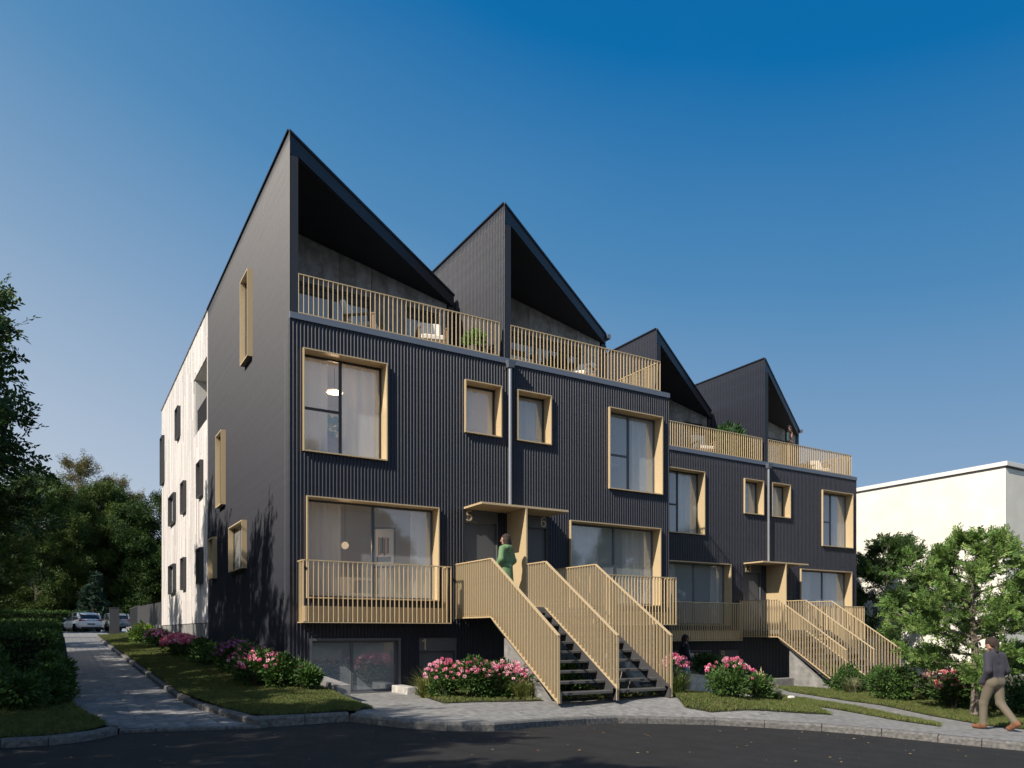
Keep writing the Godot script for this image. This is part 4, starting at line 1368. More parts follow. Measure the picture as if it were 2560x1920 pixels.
func leaf_meshes() -> void:
	mat("leaf_flat", lin(0.12, 0.22, 0.05), 0.8)
	var a := MB.new()
	var mid := Vector3(0, 0.5, -0.06)
	for s in [-1.0, 1.0]:
		var e := Vector3(0.26 * s, 0.48, 0.05)
		a.tri(Vector3.ZERO, e, mid)
		a.tri(mid, e, Vector3(0, 1, 0.04))
	M.leaf_mesh = a.mesh()
	# a twig with leaves along it, one unit long
	var r := RandomNumberGenerator.new()
	r.seed = 3
	a = MB.new()
	for i in 16:
		var at := Vector3(0, 0.1 + 0.85 * i / 15.0, 0.06 * sin(i))
		var d := Vector3((1 if i % 2 else -1) * r.randf_range(0.5, 1.0), r.randf_range(0.2, 0.8), r.randf_range(-0.5, 0.5)).normalized()
		add_leaf(a, at, d, Vector3(r.randf_range(-0.5, 0.5), r.randf_range(-0.3, 0.3), 1).normalized(), r.randf_range(0.22, 0.32), 0.5)
	M.spray = a.mesh()
	# the same with small leaves and more of them
	a = MB.new()
	for i in 44:
		var at := Vector3(r.randf_range(-0.28, 0.28), r.randf_range(0.0, 1.0), r.randf_range(-0.22, 0.22))
		var d := Vector3(at.x * 2.5 + r.randf_range(-0.4, 0.4), r.randf_range(0.0, 1.0), r.randf_range(-0.8, 0.8)).normalized()
		add_leaf(a, at, d, Vector3(r.randf_range(-0.8, 0.8), r.randf_range(-0.3, 0.6), 1).normalized(), r.randf_range(0.13, 0.20), 0.55)
	M.spray_fine = a.mesh()
	# flat needle spray
	a = MB.new()
	for i in 40:
		var at := Vector3(0, i / 40.0, -0.15 * pow(i / 40.0, 2.0))
		for s in [-1.0, 1.0]:
			add_leaf(a, at, Vector3(s, 0.5, r.randf_range(-0.2, 0.1)).normalized(), Vector3(0, 0, 1), 0.34 * (1.05 - i / 40.0) + 0.06, 0.13)
	M.fir = a.mesh()
	# flower head: petals round a ball
	a = MB.new()
	for i in 14:
		var y := 1.0 - 2.0 * (i + 0.5) / 14.0
		var q := sqrt(1.0 - y * y)
		var d := Vector3(q * cos(i * 2.4), y * 0.8 + 0.2, q * sin(i * 2.4)).normalized()
		var sd := d.cross(Vector3(0.3, 1, 0.2)).normalized()
		add_leaf(a, d * 0.12, (d + sd * r.randf_range(-0.5, 0.5)).normalized(), sd, 0.42, 0.75)
	M.flower = a.mesh()
	# grass
	a = MB.new()
	for i in 9:
		var o := Vector3(r.randf_range(-0.45, 0.45), 0, r.randf_range(-0.45, 0.45))
		var lean := Vector3(r.randf_range(-0.5, 0.5), 0, r.randf_range(-0.5, 0.5))
		var tall := r.randf_range(0.6, 1.0)
		var sd := Vector3(r.randf_range(-1, 1), 0, r.randf_range(-1, 1)).normalized() * 0.05
		a.tri(o - sd, o + sd, o + lean * 0.35 + Vector3(0, tall * 0.6, 0) + sd * 0.7)
		a.tri(o + lean * 0.35 + Vector3(0, tall * 0.6, 0) + sd * 0.7, o - sd, o + lean + Vector3(0, tall, 0))
	M.grass = a.mesh()
	# long blade for ornamental grasses
	a = MB.new()
	var pts := [Vector3(0, 0, 0), Vector3(0, 0.45, 0.03), Vector3(0, 0.8, 0.14), Vector3(0, 1.0, 0.34)]
	for i in 3:
		var w0: float = 0.012 * (1.0 - i * 0.28)
		var w1: float = 0.012 * (1.0 - (i + 1) * 0.3)
		a.quad(pts[i] - Vector3(w0, 0, 0), pts[i + 1] - Vector3(w1, 0, 0), pts[i + 1] + Vector3(w1, 0, 0), pts[i] + Vector3(w0, 0, 0))
	M.blade = a.mesh()


func add_leaf(a: MB, at: Vector3, d: Vector3, n: Vector3, ln: float, w: float) -> void:
	var s := d.cross(n).normalized()
	var up := s.cross(d).normalized()
	var mid := at + d * ln * 0.5 - up * ln * 0.05
	var tip := at + d * ln
	for q in [-1.0, 1.0]:
		var e: Vector3 = at + d * ln * 0.45 + s * (ln * w * 0.5 * q) + up * ln * 0.04
		a.tri(at, e, mid)
		a.tri(mid, e, tip)


func facing(d: Vector3, roll: float) -> Basis:
	# y along d
	var s := d.cross(Vector3(0.31, 0.2, 0.93)).normalized()
	var b := Basis(s, d, s.cross(d))
	return b * Basis(Vector3.UP, roll)


func pick(tints: Array) -> Color:
	var c: Color = tints[rng.randi() % tints.size()]
	var v := rng.randf_range(0.75, 1.25)
	return Color(c.r * v, c.g * v, c.b * v)


func ball() -> Vector3:
	while true:
		var p := Vector3(rng.randf_range(-1, 1), rng.randf_range(-1, 1), rng.randf_range(-1, 1))
		if p.length_squared() < 1.0 and p.length_squared() > 0.01:
			return p
	return Vector3.UP


func tuft(parent: Node, c: Vector3, size: Vector3, n: int, leaf: float, tints: Array, called := "foliage") -> void:
	var where := []
	var cols := []
	for i in n:
		var p := ball()
		var d := (p + Vector3(0, 0.5, 0) + ball() * 0.6).normalized()
		where.append(Transform3D(facing(d, rng.randf() * TAU).scaled(Vector3.ONE * leaf * rng.randf_range(0.7, 1.25)), c + p * size))
		cols.append(pick(tints))
	scatter(called, M.leaf_mesh, where, cols, M.leaf, parent).set_meta("kind", "stuff")


const GREEN := [Color(0.045, 0.10, 0.022), Color(0.06, 0.125, 0.025), Color(0.075, 0.14, 0.03), Color(0.035, 0.075, 0.02)]
const DARK := [Color(0.032, 0.068, 0.02), Color(0.042, 0.085, 0.022), Color(0.055, 0.10, 0.026)]
const PINK := [Color(0.72, 0.20, 0.33), Color(0.80, 0.33, 0.44), Color(0.86, 0.50, 0.57), Color(0.62, 0.13, 0.25)]
const MAUVE := [Color(0.42, 0.10, 0.33), Color(0.50, 0.17, 0.40), Color(0.55, 0.25, 0.46)]


func shrub(label: String, at: Vector3, size: Vector3, leaves: int, leaf: float, tints: Array, flowers := 0, petals := PINK, group := "garden shrubs", called := "shrub", fl_size := 0.075) -> Node3D:
	var s := thing(called, label, "shrub", at, 0.0, group)
	var stems := MB.new()
	for i in 9:
		var e := Vector3(rng.randf_range(-0.7, 0.7) * size.x, size.y * rng.randf_range(0.9, 1.5), rng.randf_range(-0.7, 0.7) * size.z)
		stems.tube([Vector3(e.x * 0.2, -0.05, e.z * 0.2), e * 0.6, e], [0.012, 0.008, 0.004], 5, false)
	put("stem", stems, M.bark, s)
	var lumps := []
	var nl := maxi(7, int(10.0 * (size.x + size.z)))
	for i in nl:
		var p := ball()
		lumps.append([Vector3(p.x * size.x * 0.78, size.y * (1.0 + p.y * 0.72), p.z * size.z * 0.78), rng.randf_range(0.45, 0.7) * minf(size.y, minf(size.x, size.z))])
	var where := []
	var cols := []
	for i in leaves:
		var l: Array = lumps[i % nl]
		var d := ball().normalized()
		var p: Vector3 = l[0] + d * l[1] * rng.randf_range(0.45, 1.05)
		if p.y < 0.01:
			p.y = rng.randf_range(0.01, 0.12)
		var o := (d + Vector3(0, 0.35, 0) + ball() * 0.55).normalized()
		where.append(Transform3D(facing(o, rng.randf() * TAU).scaled(Vector3.ONE * leaf * rng.randf_range(0.7, 1.3)), p))
		cols.append(pick(tints))
	scatter("foliage", M.leaf_mesh, where, cols, M.leaf, s).set_meta("kind", "stuff")
	if flowers:
		where = []
		cols = []
		for i in flowers:
			var a := rng.randf() * TAU
			var q := sqrt(rng.randf()) * 1.02
			var p := Vector3(cos(a) * q * size.x, 0, sin(a) * q * size.z)
			p.y = size.y * (1.02 + 0.95 * sqrt(maxf(0.05, 1.0 - q * q * 0.92))) + rng.randf_range(-0.06, 0.08)
			where.append(Transform3D(Basis(Vector3.UP, rng.randf() * TAU).rotated(Vector3.RIGHT, rng.randf_range(-0.5, 0.5)).scaled(Vector3.ONE * fl_size * rng.randf_range(0.7, 1.3)), p))
			cols.append(pick(petals))
		scatter("flower", M.flower, where, cols, M.petal, s).set_meta("kind", "stuff")
	return s


func grass_clump(label: String, at: Vector3, r: float, high: float, n: int, tints: Array, plumes := 0, group := "ornamental grasses") -> void:
	var s := thing("ornamental_grass", label, "grass clump", at, 0.0, group)
	var where := []
	var cols := []
	for i in n:
		var a := rng.randf() * TAU
		var q := sqrt(rng.randf()) * r * 0.35
		var b := Basis(Vector3.UP, a + PI * 0.5 + rng.randf_range(-0.4, 0.4)) * Basis(Vector3.RIGHT, rng.randf_range(0.05, 0.75))
		var l := high * rng.randf_range(0.6, 1.1)
		where.append(Transform3D(b * Basis.from_scale(Vector3(0.8, l, l)), Vector3(cos(a) * q, -0.02, sin(a) * q)))
		cols.append(pick(tints))
	scatter("blades", M.blade, where, cols, M.leaf, s).set_meta("kind", "stuff")
	for i in plumes:
		var a := rng.randf() * TAU
		var d := Vector3(cos(a) * 0.18, 1.0, sin(a) * 0.18) * high * rng.randf_range(1.0, 1.3)
		var mb := MB.new()
		mb.tube([Vector3.ZERO, d * 0.75], [0.003, 0.002], 5)
		mb.tube([d * 0.7, d * 0.8, d * 0.95, d * 1.05], [0.006, 0.02, 0.014, 0.002], 6)
		put("plume", mb, M.straw, s)


func trunk_mesh(spec: Dictionary, limbs: Array) -> MB:
	var mb := MB.new()
	var h: float = spec.h
	var bend := Vector3(rng.randf_range(-0.04, 0.04) * h, 0, rng.randf_range(-0.04, 0.04) * h)
	var line := []
	var rad := []
	for i in 8:
		var t := i / 7.0
		line.append(Vector3(0, -0.25 + t * h * 0.93, 0) + bend * t * t + Vector3(sin(t * 7.0), 0, cos(t * 5.0)) * 0.02 * h * t)
		rad.append(spec.r * (1.25 if i == 0 else 1.0 - 0.93 * t))
	mb.tube(line, rad, 10)
	var n: int = spec.limbs
	for i in n:
		var t: float = (i + rng.randf() * 0.7) / n
		var y: float = lerpf(spec.low, h * 0.95, pow(t, spec.get("even", 1.0)))
		var s: float = clampf((y + 0.25) / (h * 0.93), 0.0, 1.0)
		var at: Vector3 = line[int(s * 6.99)].lerp(line[mini(7, int(s * 6.99) + 1)], fmod(s * 6.99, 1.0))
		var a: float = i * 2.4 + rng.randf() * 0.8
		var ln: float = spec.wide * profile(spec.shape, t) * rng.randf_range(0.72, 1.12)
		var rise: float = spec.rise * (0.4 + t) + rng.randf_range(-0.12, 0.12)
		var d := Vector3(cos(a), rise, sin(a)).normalized()
		var sag: float = spec.get("sag", 0.0)
		var mid := at + d * ln * 0.55 + Vector3(rng.randf_range(-0.06, 0.06), rng.randf_range(-0.03, 0.06), rng.randf_range(-0.06, 0.06)) * ln
		var end := at + d * ln + Vector3(rng.randf_range(-0.1, 0.1), -sag * ln, rng.randf_range(-0.1, 0.1)) * 1.0
		var r0: float = clampf(spec.r * 0.42 * ln / spec.wide, 0.012, spec.r * 0.5) * (1.0 - 0.5 * t)
		mb.tube([at, mid, end], [r0, r0 * 0.6, 0.006], 6, false)
		limbs.append([at, mid, end])
		for k in spec.get("twigs", 3):
			var u := rng.randf_range(0.35, 0.9)
			var f := at.lerp(mid, u * 2.0) if u < 0.5 else mid.lerp(end, u * 2.0 - 1.0)
			var e := f + (d + ball() * 0.9 + Vector3(0, 0.15, 0)).normalized() * ln * rng.randf_range(0.22, 0.42)
			mb.tube([f, e], [r0 * 0.4, 0.004], 5, false)
			limbs.append([f, f.lerp(e, 0.5), e])
	return mb


func profile(shape: String, t: float) -> float:
	match shape:
		"cone":
			return maxf(0.06, 1.0 - t)
		"layer":
			return maxf(0.16, sin(PI * (0.34 + 0.62 * t)) * (1.05 - 0.30 * t))
		"column":
			return 0.45 + 0.4 * sin(PI * (0.1 + t * 0.85))
	return maxf(0.2, sin(PI * (0.14 + 0.8 * t)))


func tree(label: String, at: Vector3, spec: Dictionary, tints: Array, called := "tree", group := "") -> Node3D:
	var tr := thing(called, label, "tree", at, 0.0, group)
	var limbs := []
	put("trunk", trunk_mesh(spec, limbs), M[spec.get("bark", "bark")], tr)
	var where := []
	var cols := []
	var total := 0.0
	for l in limbs:
		total += l[0].distance_to(l[2])
	for l in limbs:
		var ln: float = l[0].distance_to(l[2])
		for k in int(ceil(spec.sprays * ln / total)):
			var u: float = pow(rng.randf(), 0.7)
			var p: Vector3 = l[0].lerp(l[1], u * 2.0) if u < 0.5 else l[1].lerp(l[2], u * 2.0 - 1.0)
			p += ball() * spec.puff * Vector3(1.0, spec.get("flat", 0.7), 1.0)
			var d: Vector3 = ((l[2] - l[0]).normalized() + ball() * 1.1 + Vector3(0, spec.get("droop", 0.1), 0)).normalized()
			where.append(Transform3D(facing(d, rng.randf() * TAU).scaled(Vector3.ONE * spec.leaf * rng.randf_range(0.7, 1.25)), p))
			cols.append(pick(tints))
	scatter("crown", M[spec.get("mesh", "spray")], where, cols, M.leaf, tr).set_meta("kind", "stuff")
	return tr


func again(src: Node3D, label: String, at: Vector3, turn: float, size: Vector3, group := "") -> Node3D:
	var c := src.duplicate()
	var base := str(src.name)
	if base.length() > 4 and base.substr(base.length() - 3).is_valid_int():
		base = base.substr(0, base.length() - 4)
	c.name = numbered(base)
	add_child(c)
	c.position = at
	c.rotation.y = turn
	c.scale = size
	c.set_meta("label", label)
	if group:
		c.set_meta("group", group)
	return c


func turf(outline: Array, per_m2: float, high: float, tints: Array, where: Array, cols: Array, keep := Rect2(-100, -100, 200, 200)) -> void:
	var p := poly(outline)
	var lo := p[0]
	var hi := p[0]
	for q in p:
		lo = Vector2(minf(lo.x, q.x), minf(lo.y, q.y))
		hi = Vector2(maxf(hi.x, q.x), maxf(hi.y, q.y))
	lo = lo.max(keep.position)
	hi = hi.min(keep.end)
	for i in int((hi.x - lo.x) * (hi.y - lo.y) * per_m2):
		var q := Vector2(rng.randf_range(lo.x, hi.x), rng.randf_range(lo.y, hi.y))
		if not Geometry2D.is_point_in_polygon(q, p):
			continue
		var s := rng.randf_range(0.7, 1.3)
		where.append(Transform3D(Basis(Vector3.UP, rng.randf() * TAU).scaled(Vector3(0.07 * s, high * s, 0.07 * s)), Vector3(q.x, land_y(q.x, q.y) + 0.018, q.y)))
		cols.append(pick(tints))


func vegetation() -> void:
	mat("straw", lin(0.50, 0.40, 0.24), 0.95)
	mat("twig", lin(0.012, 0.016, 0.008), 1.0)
	# turf
	var w := []
	var c := []
	var lawn := [Color(0.10, 0.135, 0.035), Color(0.13, 0.155, 0.045), Color(0.085, 0.12, 0.03), Color(0.16, 0.16, 0.06)]
	turf(LAWN_FRONT, 1100.0, 0.055, lawn, w, c)
	turf(LAWN_SIDE, 420.0, 0.06, lawn, w, c, Rect2(-3, -12, 4, 14))
	turf(LAWN_SIDE, 160.0, 0.07, lawn, w, c, Rect2(-3, -38, 4, 26))
	turf(STRIP_A, 420.0, 0.07, lawn, w, c, Rect2(6, 1.5, 7, 6))
	turf(STRIP_B, 650.0, 0.075, lawn, w, c)
	turf(LAWN_C, 300.0, 0.07, lawn, w, c, Rect2(11, -1, 8, 11))
	turf(LAWN_LEFT, 420.0, 0.06, lawn, w, c, Rect2(-6.5, 0, 4, 5))
	turf(BED, 160.0, 0.06, lawn, w, c)
	var t := scatter("lawn_grass", M.grass, w, c, M.leaf, self)
	tag(t, "short green grass of the lawns beside the path and pavement", "grass", "", "stuff")

	# flowering shrubs along the flank of the corner house
	var yy := func(x, z): return land_y(x, z) + 0.01
	for q in [
		["leafy shrub with pink flower heads in front of the dark corner", -0.75, 0.75, Vector3(0.46, 0.33, 0.52), 2600, 60, 0.085],
		["full green shrub dotted with pink flowers against the dark flank", -0.62, -0.35, Vector3(0.5, 0.36, 0.55), 2600, 60, 0.085],
		["low dark green shrub next to the sloping concrete wall", -0.12, 1.75, Vector3(0.34, 0.28, 0.36), 1800, 0, 0.08],
		["rounded green shrub between corner shrub and concrete wall", -0.38, 1.35, Vector3(0.4, 0.30, 0.38), 2000, 14, 0.085]]:
		shrub(q[0], Vector3(q[1], yy.call(q[1], q[2]), q[2]), q[3], q[4], q[6], GREEN, q[5])
	shrub("shrub with mauve flower heads against the black wall", Vector3(-0.55, yy.call(-0.55, -2.6), -2.6), Vector3(0.5, 0.36, 0.9), 2000, 0.085, GREEN, 130, MAUVE)
	shrub("broad low shrub in deep shade at the middle of the flank", Vector3(-0.62, yy.call(-0.62, -6.0), -6.0), Vector3(0.5, 0.34, 1.4), 2400, 0.09, GREEN, 0)
	shrub("sunlit mound of dense pink flowers at the foot of the white wing", Vector3(-0.72, yy.call(-0.72, -11.0), -11.0), Vector3(0.52, 0.33, 1.6), 2200, 0.1, GREEN, 420, PINK, "garden shrubs", "shrub", 0.11)
	shrub("dark mauve flowering shrub by the concrete plinth", Vector3(-0.7, yy.call(-0.7, -17.5), -17.5), Vector3(0.5, 0.34, 1.5), 1600, 0.11, GREEN, 140, MAUVE)
	shrub("bright green broad leaved shrub at the far end of the flank", Vector3(-0.85, yy.call(-0.85, -22.0), -22.0), Vector3(0.55, 0.40, 1.4), 1300, 0.18, [Color(0.09, 0.16, 0.02), Color(0.13, 0.2, 0.03), Color(0.05, 0.1, 0.02)], 0)
	# bed in front of the stairs
	for q in [
		["dense shrub topped with pink blooms beside the white stone wall", 2.62, 2.0, Vector3(0.42, 0.36, 0.55), 2600, 95],
		["dense pink flowering shrub at the middle of the stair bed", 3.0, 2.55, Vector3(0.48, 0.36, 0.5), 2800, 110],
		["pink flowering shrub closest to the concrete stair cheek", 3.5, 2.75, Vector3(0.4, 0.34, 0.45), 2400, 80]]:
		shrub(q[0], Vector3(q[1], yy.call(q[1], q[2]), q[2]), q[3], q[4], 0.085, GREEN, q[5], PINK, "pink flowering shrubs by the stairs")
	grass_clump("pale green grass clump at the edge of the stair bed by the white stone wall", Vector3(2.32, yy.call(2.32, 1.7), 1.7), 0.35, 0.62, 220, [Color(0.2, 0.24, 0.06), Color(0.28, 0.28, 0.1)])
	grass_clump("grass clump with airy pink blooms below the stair railing", Vector3(3.75, yy.call(3.75, 3.15), 3.15), 0.35, 0.5, 260, [Color(0.16, 0.2, 0.05), Color(0.24, 0.24, 0.08)])
	shrub("sparse pink blooms on thin stalks before the sunlit stair cheek", Vector3(3.78, yy.call(3.78, 2.9), 2.9), Vector3(0.32, 0.34, 0.3), 160, 0.08, GREEN, 46, PINK, "pink flowering shrubs by the stairs", "shrub", 0.06)
	shrub("shade plants with broad leaves growing under the stairs", Vector3(5.2, yy.call(5.2, 2.2), 2.2), Vector3(0.7, 0.26, 0.6), 500, 0.2, GREEN, 0)
	# bed between the two staircases
	grass_clump("tall bladed clump with pink flower heads beside the stair post", Vector3(7.05, yy.call(7.05, 3.9), 3.9), 0.3, 0.62, 240, [Color(0.12, 0.17, 0.04), Color(0.18, 0.22, 0.06)])
	shrub("cluster of pink flower heads on tall stalks beside the stair post", Vector3(7.1, yy.call(7.1, 3.75) + 0.2, 3.75), Vector3(0.34, 0.3, 0.3), 120, 0.08, GREEN, 90, PINK, "pink flowering shrubs by the stairs")
	shrub("round dark green rose bush with pink blooms on the lawn strip", Vector3(8.1, yy.call(8.1, 4.3), 4.3), Vector3(0.55, 0.42, 0.5), 3600, 0.075, GREEN, 34, PINK, "garden shrubs", "shrub", 0.09)
	shrub("small green shrub between rose bush and walkway", Vector3(9.25, yy.call(9.25, 4.2), 4.2), Vector3(0.32, 0.3, 0.3), 1400, 0.07, GREEN, 3)
	grass_clump("feathery grass clump with cream plumes beside the walkway", Vector3(10.3, yy.call(10.3, 3.3), 3.3), 0.45, 0.62, 420, [Color(0.10, 0.14, 0.04), Color(0.15, 0.18, 0.06)], 9)
	grass_clump("short tufted grass clump next to the plumed grass", Vector3(10.9, yy.call(10.9, 3.2), 3.2), 0.4, 0.42, 300, [Color(0.10, 0.14, 0.04), Color(0.14, 0.17, 0.06)], 3)
	# beds along the far walkway
	for q in [
		["leafy shrub at the foot of the stairs to door 13", 16.9, 0.35, Vector3(0.62, 0.40, 0.5), 2600, 0],
		["leafy shrub beside the end posts of the far staircase", 16.3, 1.4, Vector3(0.6, 0.38, 0.5), 2600, 0],
		["dark glossy shrub behind the pale grass clump", 16.6, 2.4, Vector3(0.7, 0.36, 0.5), 2200, 0],
		["broad ferny shrub at the edge of the far walkway", 14.7, 3.9, Vector3(0.85, 0.42, 0.7), 3600, 0],
		["low shrub with red and yellow blooms before the white building", 16.2, 4.4, Vector3(0.9, 0.42, 0.6), 2600, 150],
		["dark shrub with crimson blooms beside the tree trunk", 14.9, 5.3, Vector3(0.55, 0.40, 0.45), 2200, 60]]:
		shrub(q[0], Vector3(q[1], yy.call(q[1], q[2]), q[2]), q[3], q[4], 0.085, GREEN, q[5], [Color(0.75, 0.2, 0.25), Color(0.85, 0.5, 0.4), Color(0.8, 0.35, 0.4)], "garden shrubs")
	grass_clump("pale silvery grass clump between the green shrubs", Vector3(15.6, yy.call(15.6, 2.0), 2.0), 0.4, 0.55, 340, [Color(0.2, 0.22, 0.11), Color(0.26, 0.26, 0.15)])
	for q in [["dark hedge bush in the shade beyond the tree trunk", 16.8, 6.2], ["dark hedge bush where the white building meets the ground", 18.4, 6.0], ["dark hedge bush past the walking man", 17.8, 7.4]]:
		shrub(q[0], Vector3(q[1], yy.call(q[1], q[2]), q[2]), Vector3(0.9, 0.45, 0.8), 2400, 0.1, GREEN, 0)

	# street tree with layered foliage
	tree("leafy young street tree with pale trunk before the white building", Vector3(14.35, land_y(14.35, 6.1), 6.1), {"h": 4.7, "r": 0.13, "low": 0.85, "limbs": 44, "wide": 1.75, "shape": "layer", "rise": 0.30, "twigs": 6, "sprays": 5200, "puff": 0.17, "leaf": 0.22, "flat": 0.5, "bark": "bark_pale", "mesh": "spray"}, [Color(0.11, 0.20, 0.045), Color(0.15, 0.25, 0.06), Color(0.20, 0.29, 0.085), Color(0.085, 0.16, 0.04)], "street_tree")
	tree("small dark tree between the far gable end and the white building", Vector3(26.0, -2.4, -3.4), {"h": 6.6, "r": 0.1, "low": 1.6, "limbs": 18, "wide": 1.9, "shape": "round", "rise": 0.6, "twigs": 4, "sprays": 2600, "puff": 0.34, "leaf": 0.36}, DARK, "garden_tree")
	# big trees left of the path; they throw the shade on drive, road and flank
	var shade := tree("tall dark leafy tree overhanging the hedge beside the path", Vector3(-7.95, -1.0, -8.0), {"h": 11.0, "r": 0.24, "low": 2.2, "limbs": 34, "wide": 3.3, "shape": "round", "rise": 0.35, "twigs": 5, "sprays": 3200, "puff": 0.5, "leaf": 0.50, "droop": -0.1}, DARK, "shade_tree")
	again(shade, "dark leafy tree behind the hedge, rising over the near shrubs", Vector3(-7.9, -1.2, -0.9), 1.3, Vector3(0.85, 0.90, 0.85))
	again(shade, "dark leafy tree between hedge and road, level with the corner", Vector3(-8.0, -1.1, -4.6), 2.0, Vector3(0.88, 0.93, 0.88))
	again(shade, "tall tree at the top of the path past the hedge", Vector3(-10.2, -0.2, -47.5), 4.6, Vector3(1.1, 0.9, 1.1))
	again(shade, "tall shade tree standing beside the road bend", Vector3(-9.6, -1.4, 7.8), 2.6, Vector3(0.95, 0.80, 0.95))
	again(shade, "spreading shade tree along the road past the bend", Vector3(-10.4, -1.4, 12.6), 4.1, Vector3(1.05, 0.82, 1.05))
	again(shade, "shade tree near the mouth of the path", Vector3(-8.6, -1.3, 2.4), 5.2, Vector3(0.72, 0.60, 0.72))
	again(shade, "low shade tree over the corner lawn at the road bend", Vector3(-8.3, -1.35, 5.3), 0.9, Vector3(0.62, 0.56, 0.62))
	again(shade, "dense tree farther along the hedge of the path", Vector3(-7.4, -0.8, -16.5), 0.5, Vector3(0.85, 0.72, 0.85))
	again(shade, "dense tree at the upper end of the hedge", Vector3(-8.8, -0.6, -24.5), 3.3, Vector3(0.95, 0.8, 0.95))
	# far wood behind the parked cars
	var far := "trees beyond the parked cars"
	var wood := tree("broad dark green tree behind the panel fence", Vector3(5.0, -0.2, -64.0), {"h": 13.5, "r": 0.3, "low": 0.5, "limbs": 46, "wide": 5.0, "shape": "round", "rise": 0.4, "twigs": 5, "sprays": 4200, "puff": 0.75, "leaf": 0.85, "mesh": "spray_fine"}, [Color(0.03, 0.065, 0.016), Color(0.045, 0.09, 0.02), Color(0.06, 0.105, 0.024)], "woodland_tree", far)
	again(wood, "dark green tree filling the gap beside the white wing", Vector3(10.0, -0.2, -62.0), 1.9, Vector3(0.95, 0.97, 0.95), far)
	again(wood, "dark tree with pointed top behind the white car", Vector3(0.9, -0.2, -69.0), 3.1, Vector3(0.62, 0.98, 0.62), far)
	var oak := tree("olive green rounded tree rising over the far hedge", Vector3(-1.2, -0.2, -67.0), {"h": 14.5, "r": 0.3, "low": 0.6, "limbs": 42, "wide": 4.2, "shape": "round", "rise": 0.5, "twigs": 5, "sprays": 3600, "puff": 0.7, "leaf": 0.8, "mesh": "spray_fine"}, [Color(0.07, 0.115, 0.022), Color(0.095, 0.14, 0.03), Color(0.05, 0.09, 0.02)], "woodland_tree", far)
	again(oak, "olive tree half hidden by the dark hedge tree", Vector3(-5.8, -0.2, -63.0), 2.2, Vector3(1.0, 1.0, 1.0), far)
	var birch := tree("thin pale autumn coloured birch above the olive tree", Vector3(-1.8, -0.2, -86.0), {"h": 20.5, "r": 0.22, "low": 4.0, "limbs": 30, "wide": 3.2, "shape": "column", "rise": 0.9, "twigs": 4, "sprays": 1300, "puff": 0.6, "leaf": 0.75, "bark": "bark_pale", "mesh": "spray_fine"}, [Color(0.17, 0.15, 0.06), Color(0.21, 0.17, 0.075), Color(0.13, 0.13, 0.05)], "birch_tree", far)
	again(birch, "pale slender birch next to the pointed dark tree", Vector3(3.6, -0.2, -90.0), 1.1, Vector3(0.9, 0.86, 0.9), far)
	again(birch, "pale birch between olive tree and slender birch", Vector3(1.0, -0.2, -88.0), 2.7, Vector3(0.9, 0.93, 0.9), far)
	tree("blue green conifer standing before the far hedge", Vector3(-1.7, -0.1, -57.5), {"h": 5.6, "r": 0.12, "low": 0.3, "limbs": 46, "wide": 1.6, "shape": "cone", "rise": 0.02, "twigs": 2, "sprays": 900, "puff": 0.12, "leaf": 0.5, "mesh": "fir", "sag": 0.12}, [Color(0.035, 0.075, 0.05), Color(0.05, 0.095, 0.065)], "conifer", far)
	for q in [[7.5, -76.0, 0.8, "dark tree deep in the wood behind the bar fence"], [-1.5, -76.0, 0.62, "dark tree deep in the wood behind the conifer"], [-6.0, -74.0, 0.8, "dark tree deep in the wood behind the olive tree"], [-11.0, -68.0, 0.9, "dark tree deep in the wood past the far hedge"], [-22.0, -52.0, 0.95, "tree at the edge of the wood behind the near hedge"], [-19.0, -36.0, 0.75, "dark tree behind the clipped hedge, off the court"], [12.0, -66.0, 1.0, "dark tree behind the boarded wing"]]:
		again(wood, q[3], Vector3(q[0], -0.2, q[1]), q[0], Vector3.ONE * q[2], far)
	# trees over the street, mirrored in the windows
	var op := "trees on the other side of the street"
	for q in [[oak, 8.0, 33.0, 0.4, 1.0, "broad tree mirrored in the wide corner window"], [wood, 13.5, 37.0, 1.6, 0.92, "dark tree mirrored beside the picture in the wide corner window"], [oak, 19.5, 43.0, 2.9, 0.72, "olive tree mirrored low in the corner windows"], [wood, 31.0, 38.0, 4.4, 0.78, "dark tree mirrored in the window past the doors"], [oak, 38.0, 35.0, 5.5, 0.82, "olive tree mirrored in the end windows of the corner block"], [wood, 50.0, 36.0, 0.9, 0.95, "dark tree mirrored in the windows of the set back block"], [oak, 60.0, 40.0, 2.0, 0.95, "olive tree mirrored in the end windows of the set back block"]]:
		again(q[0], q[5], Vector3(q[1], -1.6 - 0.02 * q[1], q[2]), q[3], Vector3.ONE * q[4], op)

	# clipped hedges
	hedge("clipped dark hedge lining the path", Vector3(-5.15, 0, -2.2), Vector3(2.1, 1.25, 1.9), 9000, 0.075)
	hedge("long clipped hedge climbing beside the path", Vector3(-4.95, 0, -12.0), Vector3(1.6, 1.22, 14.0), 15000, 0.10)
	hedge("far clipped hedge behind the white car", Vector3(-7.4, 0, -54.5), Vector3(9.8, 1.55, 1.4), 9000, 0.14)
	for q in [["unkempt dark shrub leaning over the near edge of the path", -4.15, 0.85, Vector3(0.42, 0.34, 0.42)], ["dark leafy shrub at the corner of the near lawn", -4.6, 1.55, Vector3(0.55, 0.36, 0.5)], ["dark shrub filling the corner before the clipped hedge", -5.3, 1.2, Vector3(0.6, 0.5, 0.6)], ["trailing dark shrub at the foot of the clipped hedge", -4.1, -0.4, Vector3(0.34, 0.42, 0.5)]]:
		shrub(q[0], Vector3(q[1], yy.call(q[1], q[2]), q[2]), q[3], 2200, 0.085, GREEN, 0)


